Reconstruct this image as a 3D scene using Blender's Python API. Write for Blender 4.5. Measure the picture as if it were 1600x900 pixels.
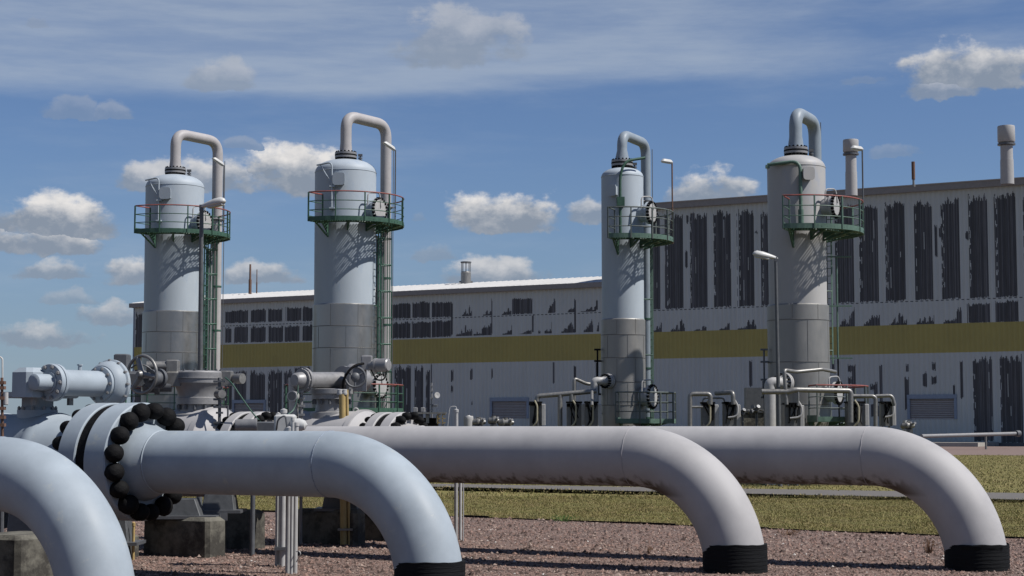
import bpy, math, random
from math import sin, cos, tan, pi, radians as rad
from mathutils import Vector as V, Matrix
random.seed(7)
S = bpy.context.scene
for o in list(bpy.data.objects): bpy.data.objects.remove(o, do_unlink=True)
COL = S.collection

# ------------------------------------------------------------------ camera
H = 2.1; FPX = 2700.0; PITCH = math.atan(216 / FPX)
cam = bpy.data.cameras.new("camera"); cam.lens = FPX / 1600 * 36; cam.sensor_width = 36
cam.clip_start = 0.1; cam.clip_end = 20000
camo = bpy.data.objects.new("camera", cam); COL.objects.link(camo)
camo.location = (0, 0, H); camo.rotation_euler = (pi / 2 + PITCH, 0, 0)
S.camera = camo
S.render.resolution_x = 1024; S.render.resolution_y = 576
S.view_settings.view_transform = 'Standard'; S.view_settings.look = 'None'
S.view_settings.exposure = 0.36; S.view_settings.gamma = 1

def ray(x, y):
    return V(((x - 800) / FPX, cos(PITCH) - (450 - y) / FPX * sin(PITCH), sin(PITCH) + (450 - y) / FPX * cos(PITCH)))
def P(x, y, Y):                      # the point seen at (x, y) of the 1600x900 photograph, Y metres away
    d = ray(x, y); return V((0, 0, H)) + d * (Y / d.y)
def G(x, y, z=0):                    # ground point
    d = ray(x, y); return V((0, 0, H)) + d * ((z - H) / d.z)
TH = rad(29.4)
DL = V((-cos(TH), sin(TH), 0))       # the plant's long axis, to the left and away
DB = V((sin(TH), cos(TH), 0))        # across it, away from the camera
Z = V((0, 0, 1))

# ------------------------------------------------------------------ world and sun
SUN_EL = rad(52); SA = rad(73.5)
sdir = V((sin(SA) * cos(SUN_EL), -cos(SA) * cos(SUN_EL), sin(SUN_EL)))
sun = bpy.data.lights.new("sun", 'SUN'); sun.energy = 5.0; sun.angle = rad(0.5); sun.color = (1, .965, .915)
so = bpy.data.objects.new("sun", sun); COL.objects.link(so); so.location = (30, -10, 40)
so.rotation_euler = sdir.to_track_quat('Z', 'Y').to_euler()

W = bpy.data.worlds.new("World"); S.world = W; W.use_nodes = True
wn = W.node_tree; wn.nodes.clear()
def N(t, **k):
    n = wn.nodes.new(t)
    for a, b in k.items(): setattr(n, a, b)
    return n
def M_(op, a, b=None, c=None, clamp=False):
    n = N('ShaderNodeMath', operation=op); n.use_clamp = clamp
    for i, v in enumerate((a, b, c)):
        if v is None: continue
        if isinstance(v, (int, float)): n.inputs[i].default_value = v
        else: wn.links.new(v, n.inputs[i])
    return n.outputs[0]
def sstep(x, lo, hi):
    n = N('ShaderNodeMapRange', interpolation_type='SMOOTHSTEP')
    wn.links.new(x, n.inputs[0]); n.inputs[1].default_value = lo; n.inputs[2].default_value = hi
    return n.outputs[0]
def mixc(f, a, b):
    n = N('ShaderNodeMix', data_type='RGBA')
    for s, v in ((n.inputs[0], f), (n.inputs[6], a), (n.inputs[7], b)):
        if isinstance(v, (tuple, float, int)): s.default_value = v if not isinstance(v, tuple) else (*v, 1)
        else: wn.links.new(v, s)
    return n.outputs[2]
sky = N('ShaderNodeTexSky', sky_type='NISHITA', sun_disc=False, sun_elevation=SUN_EL, sun_rotation=pi - SA,
        altitude=100, air_density=1.0, dust_density=0.3, ozone_density=2.6)
SKYS = 0.09
tc = N('ShaderNodeTexCoord'); sp = N('ShaderNodeSeparateXYZ'); wn.links.new(tc.outputs['Generated'], sp.inputs[0])
az = M_('ARCTAN2', sp.outputs[0], sp.outputs[1])
hyp = M_('SQRT', M_('ADD', M_('MULTIPLY', sp.outputs[0], sp.outputs[0]), M_('MULTIPLY', sp.outputs[1], sp.outputs[1])))
el = M_('ARCTAN2', sp.outputs[2], hyp)
def noise(scale, sx, sy, detail, rough=.55, off=0):
    cx = N('ShaderNodeCombineXYZ'); wn.links.new(M_('MULTIPLY', az, sx), cx.inputs[0]); wn.links.new(M_('MULTIPLY', el, sy), cx.inputs[1]); cx.inputs[2].default_value = off
    n = N('ShaderNodeTexNoise'); n.inputs['Scale'].default_value = scale; n.inputs['Detail'].default_value = detail; n.inputs['Roughness'].default_value = rough
    wn.links.new(cx.outputs[0], n.inputs['Vector']); return n.outputs[0]
n1 = noise(27, 1, 1.5, 10, .62); n2 = noise(70, 1, 1.3, 5, .6, 3.1); n3 = noise(26, 1, 1.5, 8, .6, 7.7)
au = M_('MULTIPLY_ADD', M_('SUBTRACT', n3, .5), .03, az)
ev = M_('MULTIPLY_ADD', M_('SUBTRACT', n2, .5), .010, el)
def dirae(x, y):
    d = ray(x, y); return math.atan2(d.x, d.y), math.atan2(d.z, math.hypot(d.x, d.y))
CL = [  # x, base y, half width, height (photo pixels), strength
 (725, 88, 112, 88, .50), (340, 134, 62, 44, .45), (105, 179, 48, 30, .30), (175, 180, 36, 22, .34),
 (75, 358, 112, 62, 1.0), (50, 388, 95, 50, .9), (455, 290, 95, 74, 1.0), (330, 290, 110, 48, .8), (235, 292, 58, 40, .7), (375, 230, 30, 18, .3),
 (785, 352, 104, 62, 1.0), (925, 342, 42, 34, .65), (1110, 312, 66, 52, .85), (1520, 125, 112, 72, .85), (1475, 146, 60, 40, .6), (775, 442, 90, 44, .7),
 (410, 437, 66, 32, .65), (200, 438, 52, 42, .75), (70, 431, 62, 30, .6), (60, 535, 95, 34, .6), (170, 502, 46, 34, .6), (110, 470, 40, 20, .4),
 (680, 402, 40, 26, .4), (1395, 242, 40, 18, .28), (640, 345, 16, 16, .22), (1350, 130, 45, 14, .2), (62, 42, 26, 14, .25),
 (-150, 400, 120, 90, 1), (-120, 200, 90, 50, .8), (1750, 330, 110, 70, 1), (1760, 150, 120, 60, .8), (500, -80, 160, 70, .8), (1100, -140, 190, 90, .9)]
q = None
for (x, y, w, h, st) in CL:
    a0, e0 = dirae(x, y); aw = w / FPX; eh = h / FPX
    du = M_('MULTIPLY_ADD', au, 1 / aw, -a0 / aw)
    dv = M_('MULTIPLY_ADD', ev, 1 / eh, -e0 / eh)
    dd = M_('MAXIMUM', dv, M_('MULTIPLY', dv, -4.0))
    r = M_('MULTIPLY_ADD', du, du, M_('MULTIPLY', dd, dd))
    qi = M_('MULTIPLY_ADD', r, -1.0, 1.0)
    if q is None: q, sh, ss = qi, dv, M_('MULTIPLY', st, 1.0)
    else:
        g = M_('GREATER_THAN', qi, q); q = M_('MAXIMUM', q, qi)
        sh = M_('MULTIPLY_ADD', g, M_('SUBTRACT', dv, sh), sh); ss = M_('MULTIPLY_ADD', g, M_('SUBTRACT', st, ss), ss)
q = M_('MAXIMUM', q, -3.0)
qq = M_('ADD', q, M_('MULTIPLY', M_('SUBTRACT', n1, .5), 3.4))
cmask = M_('MULTIPLY', sstep(qq, -.06, .62), M_('MULTIPLY_ADD', ss, .45, .55))
cmask = M_('MULTIPLY', cmask, M_('MINIMUM', 1.0, M_('MULTIPLY_ADD', ss, 1.3, .12)))
cshade = M_('MULTIPLY', M_('ADD', sstep(M_('MULTIPLY_ADD', n1, 1.1, M_('ADD', sh, -.55)), 0.05, .85), M_('MULTIPLY', M_('SUBTRACT', n2, .5), .9)), ss, clamp=True)
ccol = mixc(cshade, (.36, .43, .54), (1.15, 1.12, 1.10))
# high thin cloud
c1 = noise(2.6, 1.5, 8, 9, .62, 1.0); c2 = noise(2.2, 1, 4, 3, .5, 5.0); c3 = noise(4.5, 1.6, 12, 8, .6, 9.0)
_, e145 = dirae(800, 150); _, e60 = dirae(800, 30)
tilt = M_('MULTIPLY_ADD', az, -.035, el)
band = M_('ADD', M_('MULTIPLY', sstep(M_('MULTIPLY_ADD', c2, .03, tilt), e145 + .013, e145 + .03), sstep(az, .34, -.12)), M_('MULTIPLY', sstep(tilt, e145, e60 + .05), .45))
cir = M_('MULTIPLY', M_('MULTIPLY', sstep(el, .75, .3), sstep(M_('MULTIPLY_ADD', band, .38, c1), .46, .90), M_('MULTIPLY_ADD', band, .72, .22)), clamp=True)
hz = sstep(el, .17, -.005)
skyc = N('ShaderNodeVectorMath', operation='SCALE'); wn.links.new(sky.outputs[0], skyc.inputs[0]); skyc.inputs['Scale'].default_value = SKYS
tint = N('ShaderNodeMix', data_type='RGBA', blend_type='MULTIPLY'); tint.inputs[0].default_value = 1; wn.links.new(skyc.outputs[0], tint.inputs[6]); tint.inputs[7].default_value = (.90, 1.02, 1.30, 1); base = tint.outputs[2]
base = mixc(M_('MULTIPLY', hz, .50), base, (.29, .43, .62))
cir = M_('MULTIPLY', cir, M_('MULTIPLY_ADD', sstep(c3, .32, .66), .55, .55), clamp=True)
c = mixc(cir, base, (.68, .77, .88))
c = mixc(cmask, c, ccol)
bg = N('ShaderNodeBackground'); wn.links.new(c, bg.inputs[0]); bg.inputs[1].default_value = 0.53
wo = N('ShaderNodeOutputWorld'); wn.links.new(bg.outputs[0], wo.inputs[0])
W.cycles.sampling_method = 'MANUAL'; W.cycles.sample_map_resolution = 512

# ------------------------------------------------------------------ materials
MATS = {}
def mat(name, col, rough=.5, metal=0, var=.12, scale=3.0, bump=0.0, bscale=40, second=None, sthr=(.58, .7), sscale=5, streak=False, stretch=(1, 1, 1)):
    if name in MATS: return MATS[name]
    m = bpy.data.materials.new(name); m.use_nodes = True; t = m.node_tree; nd = t.nodes; b = nd['Principled BSDF']
    b.inputs['Roughness'].default_value = rough; b.inputs['Metallic'].default_value = metal
    if not metal: b.inputs['Specular IOR Level'].default_value = .3
    tcn = nd.new('ShaderNodeTexCoord'); mp = nd.new('ShaderNodeMapping'); mp.inputs['Scale'].default_value = stretch
    t.links.new(tcn.outputs['Object'], mp.inputs[0])
    no = nd.new('ShaderNodeTexNoise'); no.inputs['Scale'].default_value = scale; no.inputs['Detail'].default_value = 6; no.inputs['Roughness'].default_value = .65
    t.links.new(mp.outputs[0], no.inputs[0])
    mx = nd.new('ShaderNodeMix'); mx.data_type = 'RGBA'
    mx.inputs[6].default_value = (*[c * (1 - var) for c in col], 1); mx.inputs[7].default_value = (*[min(1, c * (1 + var)) for c in col], 1)
    rg = nd.new('ShaderNodeMapRange'); rg.inputs[1].default_value = .3; rg.inputs[2].default_value = .7
    t.links.new(no.outputs[0], rg.inputs[0]); t.links.new(rg.outputs[0], mx.inputs[0])
    out = mx.outputs[2]
    if second:
        n2 = nd.new('ShaderNodeTexNoise'); n2.inputs['Scale'].default_value = sscale; n2.inputs['Detail'].default_value = 9; n2.inputs['Roughness'].default_value = .72
        t.links.new(mp.outputs[0], n2.inputs[0])
        r2 = nd.new('ShaderNodeMapRange'); r2.inputs[1].default_value = sthr[0]; r2.inputs[2].default_value = sthr[1]; r2.inputs[4].default_value = .85
        t.links.new(n2.outputs[0], r2.inputs[0])
        m2 = nd.new('ShaderNodeMix'); m2.data_type = 'RGBA'; t.links.new(r2.outputs[0], m2.inputs[0]); t.links.new(out, m2.inputs[6]); m2.inputs[7].default_value = (*second, 1)
        out = m2.outputs[2]
    t.links.new(out, b.inputs['Base Color'])
    rr = nd.new('ShaderNodeMapRange'); rr.inputs[1].default_value = .3; rr.inputs[2].default_value = .7; rr.inputs[3].default_value = max(.05, rough - .1); rr.inputs[4].default_value = min(1, rough + .1)
    t.links.new(no.outputs[0], rr.inputs[0]); t.links.new(rr.outputs[0], b.inputs['Roughness'])
    if bump:
        nb = nd.new('ShaderNodeTexNoise'); nb.inputs['Scale'].default_value = bscale; nb.inputs['Detail'].default_value = 5
        t.links.new(mp.outputs[0], nb.inputs[0]); bp = nd.new('ShaderNodeBump'); bp.inputs['Strength'].default_value = bump; bp.inputs['Distance'].default_value = .02
        t.links.new(nb.outputs[0], bp.inputs['Height']); t.links.new(bp.outputs[0], b.inputs['Normal'])
    MATS[name] = m; return m
BLUE = mat('pale_blue_paint', (.252, .290, .325), .6, var=.13, scale=1.3, bump=.05, bscale=9, second=(.34, .355, .335), sthr=(.60, .70), sscale=3.6)
PINK = mat('pinkish_grey_paint', (.305, .298, .300), .62, var=.10, scale=1.5, bump=.05, bscale=9, second=(.25, .225, .225), sthr=(.68, .8), sscale=4)
TBLUE = mat('tower_blue_paint', (.30, .34, .38), .55, var=.06, scale=.9, bump=.04, bscale=4, second=(.23, .285, .355), sthr=(.56, .72), sscale=1.6, stretch=(1, 1, .35))
TGREY = mat('tower_grey_paint', (.31, .305, .30), .55, var=.06, scale=.9, bump=.04, bscale=4, second=(.255, .275, .32), sthr=(.55, .7), sscale=1.6, stretch=(1, 1, .4))
TPIPE = mat('overhead_pipe_paint', (.31, .297, .297), .5, var=.07, scale=3)
GPIPE = mat('blue_grey_pipe_paint', (0.200, 0.236, 0.272), .5, var=.08, scale=3)
ALU = mat('aluminium_cladding', (.30, .295, .285), .36, .85, var=.10, scale=1.6, bump=.05, bscale=5, stretch=(1, 1, .5))
ALU2 = mat('dull_cladding', (.235, .23, .22), .45, .5, var=.10, scale=1.6, bump=.05, bscale=5, stretch=(1, 1, .5))
SEAM = mat('cladding_seam', (0.136, 0.132, 0.128), .5, .4)
GREY = mat('machine_grey_paint', (.20, .198, .20), .45, .2, var=.12, scale=8)
LGREY = mat('light_grey_paint', (0.320, 0.316, 0.312), .45, var=.1, scale=8)
DGREY = mat('dark_grey_paint', (0.080, 0.084, 0.092), .5, .1, var=.15, scale=8)
STEEL = mat('galvanised_steel', (.18, .176, .168), .45, .45, var=.2, scale=12)
POLE = mat('weathered_pole_steel', (.085, .09, .095), .55, .3, var=.2, scale=9)
BLACK = mat('black_rubber', (.006, .006, .0065), .75, var=.4, scale=9, bump=.8, bscale=14)
WRAP = mat('black_wrap_tape', (.007, .0075, .0085), .75, var=.35, scale=4, bump=.35, bscale=8, stretch=(1, 1, 9))
GREEN = mat('green_paint', (.036, .082, .058), .5, var=.2, scale=6)
LADG = mat('ladder_green', (.05, .125, .09), .5, var=.2, scale=6)
LGREEN = mat('faded_green_paint', (.075, .125, .10), .5, var=.2, scale=6)
RED = mat('faded_red_paint', (0.200, 0.060, 0.052), .55, var=.25, scale=6)
RAILG = mat('grey_rail_paint', (.085, .10, .095), .5, var=.2, scale=6)
WHITE = mat('white_plastic', (.42, .42, .41), .4, var=.07, scale=6)
BOXM = mat('box_grey', (0.10, 0.10, 0.10), .5, .1, var=.2, scale=6)
HOSEM = mat('pale_hose', (0.288, 0.264, 0.192), .5)
RUST = mat('rusty_steel', (0.112, 0.060, 0.040), .8, .1, var=.5, scale=15)
YEL = mat('cream_yellow_paint', (0.320, 0.232, 0.096), .5, var=.15, scale=5)
CONC = mat('weathered_concrete', (0.120, 0.114, 0.094), .9, var=.3, scale=2.5, bump=.5, bscale=14, second=(.022, .020, .018), sthr=(.42, .58), sscale=2.2)
PADC = mat('pale_concrete', (0.288, 0.272, 0.248), .9, var=.15, scale=1, bump=.2)
WALL_L = mat('pale_wall_paint', (.385, .42, .412), .6, var=.06, scale=.5, second=(.34, .355, .355), sthr=(.6, .8), sscale=.9, stretch=(1, 1, .25))
WALL_D = mat('dark_bared_cladding', (.052, .056, .061), .6, var=.30, scale=1.2, stretch=(3, 3, .3))
WALL_M = mat('half_bared_cladding', (.095, .10, .108), .6, var=.3, scale=1.5, stretch=(3, 3, .3))
WALL_Y = mat('ochre_wall_band', (.30, .265, .09), .6, var=.08, scale=.25)
FASC = mat('roof_fascia_grey', (.20, .195, .19), .6, var=.1)
ROOFW = mat('white_roof_sheet', (.40, .395, .385), .5, var=.05, scale=.3)
TRIMB = mat('blue_trim', (.18, .23, .30), .55, var=.12)
LOUV = mat('louvre_metal', (.42, .40, .39), .6, .2, var=.1)

for m_ in (BLACK, WRAP): m_.node_tree.nodes['Principled BSDF'].inputs['Specular IOR Level'].default_value = .10
# dirt on the underside of the pinkish pipes
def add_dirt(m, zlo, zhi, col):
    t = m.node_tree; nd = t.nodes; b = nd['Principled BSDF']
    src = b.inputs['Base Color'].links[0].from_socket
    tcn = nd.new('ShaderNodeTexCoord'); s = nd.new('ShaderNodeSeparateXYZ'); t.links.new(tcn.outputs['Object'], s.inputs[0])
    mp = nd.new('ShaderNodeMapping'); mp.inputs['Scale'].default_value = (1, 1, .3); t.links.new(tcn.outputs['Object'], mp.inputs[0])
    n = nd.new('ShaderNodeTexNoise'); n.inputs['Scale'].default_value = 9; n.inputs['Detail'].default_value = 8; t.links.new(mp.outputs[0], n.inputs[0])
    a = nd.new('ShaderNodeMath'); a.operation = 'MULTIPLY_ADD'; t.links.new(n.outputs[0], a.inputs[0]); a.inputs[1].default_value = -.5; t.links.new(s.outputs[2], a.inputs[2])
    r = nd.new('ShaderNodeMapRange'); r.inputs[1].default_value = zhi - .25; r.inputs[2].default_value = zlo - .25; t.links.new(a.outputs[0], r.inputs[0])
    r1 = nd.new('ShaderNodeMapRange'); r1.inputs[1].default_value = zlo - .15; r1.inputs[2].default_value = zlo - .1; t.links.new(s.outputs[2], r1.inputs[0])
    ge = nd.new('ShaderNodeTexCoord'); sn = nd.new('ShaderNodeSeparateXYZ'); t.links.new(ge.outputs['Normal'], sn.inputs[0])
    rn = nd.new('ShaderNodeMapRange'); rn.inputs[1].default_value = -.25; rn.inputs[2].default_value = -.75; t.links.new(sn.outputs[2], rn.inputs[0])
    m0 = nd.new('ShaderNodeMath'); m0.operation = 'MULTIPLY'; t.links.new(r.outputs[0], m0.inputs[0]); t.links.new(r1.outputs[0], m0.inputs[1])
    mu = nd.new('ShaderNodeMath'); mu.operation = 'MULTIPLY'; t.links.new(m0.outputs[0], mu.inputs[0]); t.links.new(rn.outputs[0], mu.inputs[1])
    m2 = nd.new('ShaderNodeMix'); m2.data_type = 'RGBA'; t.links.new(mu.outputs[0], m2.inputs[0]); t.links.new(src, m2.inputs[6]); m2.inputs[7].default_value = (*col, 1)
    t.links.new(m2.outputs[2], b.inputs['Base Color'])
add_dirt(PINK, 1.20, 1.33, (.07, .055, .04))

# ------------------------------------------------------------------ mesh building
class MB:
    def __init__(s): s.v = []; s.f = []; s.mi = []; s.cur = 0
    def add(s, vs, fs):
        n = len(s.v); s.v += [tuple(v) for v in vs]
        for f in fs: s.f.append([i + n for i in f]); s.mi.append(s.cur)
    def box(s, c, sz, ax=None, ay=None, taper=1.0, bev=0):
        c = V(c); ax = V(ax).normalized() if ax else V((1, 0, 0)); ay = V(ay).normalized() if ay else Z.cross(ax).normalized() if abs(ax.z) < .9 else V((0, 1, 0))
        az_ = ax.cross(ay).normalized(); hx, hy, hz_ = sz[0] / 2, sz[1] / 2, sz[2] / 2
        if not bev:
            vs = [c + ax * (x * hx * (taper if z > 0 else 1)) + ay * (y * hy * (taper if z > 0 else 1)) + az_ * (z * hz_) for z in (-1, 1) for y in (-1, 1) for x in (-1, 1)]
            s.add(vs, [(0, 2, 3, 1), (4, 5, 7, 6), (0, 1, 5, 4), (2, 6, 7, 3), (0, 4, 6, 2), (1, 3, 7, 5)])
        else:                                   # rings of an octagonal outline, closed top and bottom
            b = bev
            def ring(k, z, inset):
                x, y = hx * k - inset, hy * k - inset
                return [c + ax * px + ay * py + az_ * z for px, py in ((-x + b, -y), (x - b, -y), (x, -y + b), (x, y - b), (x - b, y), (-x + b, y), (-x, y - b), (-x, -y + b))]
            vs = ring(1, -hz_, 0) + ring(taper, hz_ - b, 0) + ring(taper, hz_, b)
            fs = [tuple(range(7, -1, -1)), tuple(range(16, 24))]
            for r0 in (0, 8):
                for i in range(8): j = (i + 1) % 8; fs.append((r0 + i, r0 + j, r0 + 8 + j, r0 + 8 + i))
            s.add(vs, fs)
    def lathe(s, o, axis, prof, seg=32, a0=0, a1=2 * pi):   # prof: (distance along axis, radius)
        o = V(o); axis = V(axis).normalized()
        u = axis.cross(V((0, 0, 1)) if abs(axis.z) < .9 else V((1, 0, 0))).normalized(); w = axis.cross(u)
        full = abs(a1 - a0 - 2 * pi) < 1e-6; ns = seg if full else seg + 1
        vs = []; fs = []
        for (t, r) in prof:
            for k in range(ns):
                a = a0 + (a1 - a0) * k / seg; vs.append(o + axis * t + (u * cos(a) + w * sin(a)) * r)
        for i in range(len(prof) - 1):
            for k in range(seg):
                k2 = (k + 1) % ns; fs.append((i * ns + k, i * ns + k2, (i + 1) * ns + k2, (i + 1) * ns + k))
        if full:
            if prof[0][1] > 1e-5: fs.append(tuple(range(ns - 1, -1, -1)))
            if prof[-1][1] > 1e-5: fs.append(tuple(range((len(prof) - 1) * ns, len(prof) * ns)))
        s.add(vs, fs)
    def cyl(s, p0, p1, r0, r1=None, seg=16):
        p0 = V(p0); p1 = V(p1); s.lathe(p0, p1 - p0, [(0, r0), ((p1 - p0).length, r0 if r1 is None else r1)], seg)
    def tube(s, pts, r, seg=10, closed=False):
        pts = [V(p) for p in pts]; n = len(pts); rr = r if isinstance(r, (list, tuple)) else [r] * n
        tg = []
        for i in range(n):
            a = pts[i - 1] if i > 0 else (pts[-1] if closed else pts[0]); b = pts[(i + 1) % n] if (i < n - 1 or closed) else pts[-1]
            tg.append((b - a).normalized())
        u = tg[0].cross(Z if abs(tg[0].z) < .9 else V((1, 0, 0))).normalized(); vs = []
        for i in range(n):
            u = (u - tg[i] * u.dot(tg[i])).normalized(); w = tg[i].cross(u)
            for k in range(seg): a = 2 * pi * k / seg; vs.append(pts[i] + (u * cos(a) + w * sin(a)) * rr[i])
        fs = []
        for i in range(n if closed else n - 1):
            i2 = (i + 1) % n
            for k in range(seg): k2 = (k + 1) % seg; fs.append((i * seg + k, i * seg + k2, i2 * seg + k2, i2 * seg + k))
        if not closed: fs.append(tuple(range(seg - 1, -1, -1))); fs.append(tuple(range((n - 1) * seg, n * seg)))
        s.add(vs, fs)
    def sph(s, c, r, seg=12, sq=1.0):
        s.lathe(V(c) - Z * r * sq, Z, [(r * sq * (1 - cos(pi * i / 8)), r * sin(pi * i / 8) if 0 < i < 8 else 0) for i in range(9)], seg)
    def build(s, name, mats, parent=None, loc=None, smooth=True, ang=38):
        me = bpy.data.meshes.new(name); me.from_pydata(s.v, [], s.f)
        for m in (mats if isinstance(mats, (list, tuple)) else [mats]): me.materials.append(m)
        me.polygons.foreach_set('material_index', s.mi)
        if smooth:
            me.polygons.foreach_set('use_smooth', [True] * len(me.polygons)); me.set_sharp_from_angle(angle=rad(ang))
        me.validate(); me.update()
        o = bpy.data.objects.new(name, me); COL.objects.link(o)
        if parent: o.parent = parent
        if loc is not None: o.location = loc
        return o
def thing(name, label, cat, loc=(0, 0, 0), rz=0, group=None):
    o = bpy.data.objects.new(name, None); COL.objects.link(o); o.empty_display_size = .3
    o.location = loc; o.rotation_euler = (0, 0, rz); return tag(o, label, cat, group)
def tag(o, label, cat, group=None):
    o['label'] = label; o['category'] = cat
    if group: o['group'] = group
    return o
def struct(o, kind='structure'): o['kind'] = kind; return o
def copy_tree(o, parent=None):
    kids = list(o.children)
    c = o.copy(); COL.objects.link(c); c.parent = parent
    for k in kids: copy_tree(k, c)
    return c
def bend(pts, r, n=6):                           # a polyline with rounded corners
    pts = [V(p) for p in pts]; out = [pts[0]]
    for i in range(1, len(pts) - 1):
        a = (pts[i - 1] - pts[i]); b = (pts[i + 1] - pts[i]); rr = min(r, a.length * .49, b.length * .49)
        p0 = pts[i] + a.normalized() * rr; p1 = pts[i] + b.normalized() * rr
        for k in range(n + 1):
            t = k / n; t2 = t
            out.append(p0 * (1 - t) ** 2 + pts[i] * 2 * t * (1 - t) + p1 * t * t)
    out.append(pts[-1]); return out
BM = {}
def bolts(parent, c, axis, R, n, r, ln, m=BLACK, cap=False, name='bolt', off=0.0):
    key = (name, round(r, 4), round(ln, 4), m.name, cap)
    axis = V(axis).normalized(); rot = axis.to_track_quat('Z', 'Y').to_euler()
    if key not in BM:
        b = MB()
        if cap: b.lathe((0, 0, 0), Z, [(-.3 * ln, 0), (-.3 * ln, r * .72), (-.1 * ln, r * .76)] + [(ln * (.40 - .60 * cos(q)), r * sin(q) if q < 3.1 else 0) for q in [pi * k / 12 for k in range(4, 13)]], 22)
        else: b.lathe((0, 0, 0), Z, [(-ln, r), (ln * .6, r), (ln * .6, r * .6), (ln, r * .6)], 6)
        BM[key] = b.build(name, m, parent, smooth=cap); first = BM[key]
    else: first = None
    me = BM[key].data
    u = axis.cross(Z if abs(axis.z) < .9 else V((1, 0, 0))).normalized(); w = axis.cross(u)
    for k in range(n):
        if first is not None and k == 0: o = first
        else: o = bpy.data.objects.new(name, me); COL.objects.link(o); o.parent = parent
        a = 2 * pi * (k + off) / n
        o.location = V(c) + (u * cos(a) + w * sin(a)) * R; o.rotation_euler = rot
        if cap: o.rotation_euler = (axis + V((random.uniform(-.13, .13), random.uniform(-.13, .13), random.uniform(-.13, .13)))).to_track_quat('Z', 'Y').to_euler(); q_ = random.uniform(.92, 1.05); o.scale = (q_, q_ * random.uniform(.95, 1.05), random.uniform(.85, 1.12))

# ------------------------------------------------------------------ ground, grass, path
def ground_mat():
    m = bpy.data.materials.new('gravel'); m.use_nodes = True; t = m.node_tree; nd = t.nodes; b = nd['Principled BSDF']; b.inputs['Roughness'].default_value = .95
    tcn = nd.new('ShaderNodeTexCoord')
    v = nd.new('ShaderNodeTexVoronoi'); v.inputs['Scale'].default_value = 28; t.links.new(tcn.outputs['Object'], v.inputs[0])
    cr = nd.new('ShaderNodeValToRGB'); e = cr.color_ramp.elements
    e[0].color = (.035, .022, .017, 1); e[1].color = (.33, .25, .21, 1)
    x = cr.color_ramp.elements.new(.42); x.color = (.12, .074, .058, 1); x = cr.color_ramp.elements.new(.85); x.color = (.200, .132, .108, 1)
    sx = nd.new('ShaderNodeSeparateColor'); t.links.new(v.outputs['Color'], sx.inputs[0]); t.links.new(sx.outputs[0], cr.inputs[0])
    n = nd.new('ShaderNodeTexNoise'); n.inputs['Scale'].default_value = .7; n.inputs['Detail'].default_value = 6; t.links.new(tcn.outputs['Object'], n.inputs[0])
    mr = nd.new('ShaderNodeMapRange'); mr.inputs[1].default_value = .3; mr.inputs[2].default_value = .7; mr.inputs[3].default_value = .72; mr.inputs[4].default_value = 1.18; t.links.new(n.outputs[0], mr.inputs[0])
    mx = nd.new('ShaderNodeMix'); mx.data_type = 'RGBA'; mx.blend_type = 'MULTIPLY'; mx.inputs[0].default_value = 1; t.links.new(cr.outputs[0], mx.inputs[6]); t.links.new(mr.outputs[0], mx.inputs[7])
    t.links.new(mx.outputs[2], b.inputs['Base Color'])
    bp = nd.new('ShaderNodeBump'); bp.inputs['Strength'].default_value = 1; bp.inputs['Distance'].default_value = .03; bp.invert = True
    t.links.new(v.outputs['Distance'], bp.inputs['Height']); t.links.new(bp.outputs[0], b.inputs['Normal'])
    return m
GRAV = ground_mat()
GRASSB = mat('grass_ground', (.125, .110, .033), .95, var=.3, scale=1.3, bump=.6, bscale=30, second=(.16, .13, .055), sthr=(.5, .66), sscale=.6)
PATHM = mat('path_asphalt', (.108, .10, .094), .9, var=.12, scale=2, bump=.2)
ROADM = mat('pink_gravel_far', (.15, .108, .095), .95, var=.2, scale=3, second=(.2, .155, .14), sthr=(.5, .7), sscale=8)
def sheet(name, pts, z, m, nx=1):
    b = MB(); b.add([(p[0], p[1], z) for p in pts], [tuple(range(len(pts)))]); return struct(b.build(name, m, smooth=False))
sheet('ground', [(-9000, -200), (9000, -200), (9000, 14000), (-9000, 14000)], 0, GRAV)
# the edge of the lawn runs along a slanting line
e0 = G(300, 797); e1 = G(725, 808); e2 = G(1100, 823); e3 = G(1475, 838); e4 = G(1600, 842)
el_ = e0 + (e0 - e1).normalized() * 60; er_ = e4 + (e4 - e3).normalized() * 60
edge = [el_, e0, e1, e2, e3, e4, er_]
farl = G(1600, 712); FD = DL.copy()
f_r = farl - FD * 90; f_l = farl + FD * 260
gp = [(p.x, p.y) for p in edge] + [(f_r.x + 40, f_r.y - 20), (f_r.x, f_r.y), (f_l.x, f_l.y), (-150, 90)]
sheet('lawn', gp, .012, GRASSB)
pn0, pn1 = G(725, 762.5), G(1600, 782); pf0, pf1 = G(725, 757.5), G(1600, 771.5)
a_ = (pn0 - pn1).normalized(); b_ = (pf0 - pf1).normalized()
sheet('path', [pn0 + a_ * 70, pn1 - a_ * 60, pf1 - b_ * 60, pf0 + b_ * 70][::-1][::-1], .024, PATHM)
# black edging strip of the lawn
b = MB()
for p, q_ in zip(edge[:-1], edge[1:]):
    n_ = max(1, int((q_ - p).length / .7))
    if (q_ - p).length > 20: n_ = 20
    for k in range(n_):
        a = p.lerp(q_, k / n_); c = p.lerp(q_, (k + 1) / n_); d = (c - a).normalized(); h_ = .04 + random.uniform(-.02, .015)
        h_ = h_ if random.random() < .8 else .02; b.box((a + c) / 2 + V((0, 0, h_ / 2)) + Z.cross(d) * random.uniform(-.012, .012), ((c - a).length + .01, .03, h_), d, Z.cross(d))
tag(b.build('lawn_edging', BLACK, smooth=False), 'thin black edging strip between the gravel and the lawn', 'edging')

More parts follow.
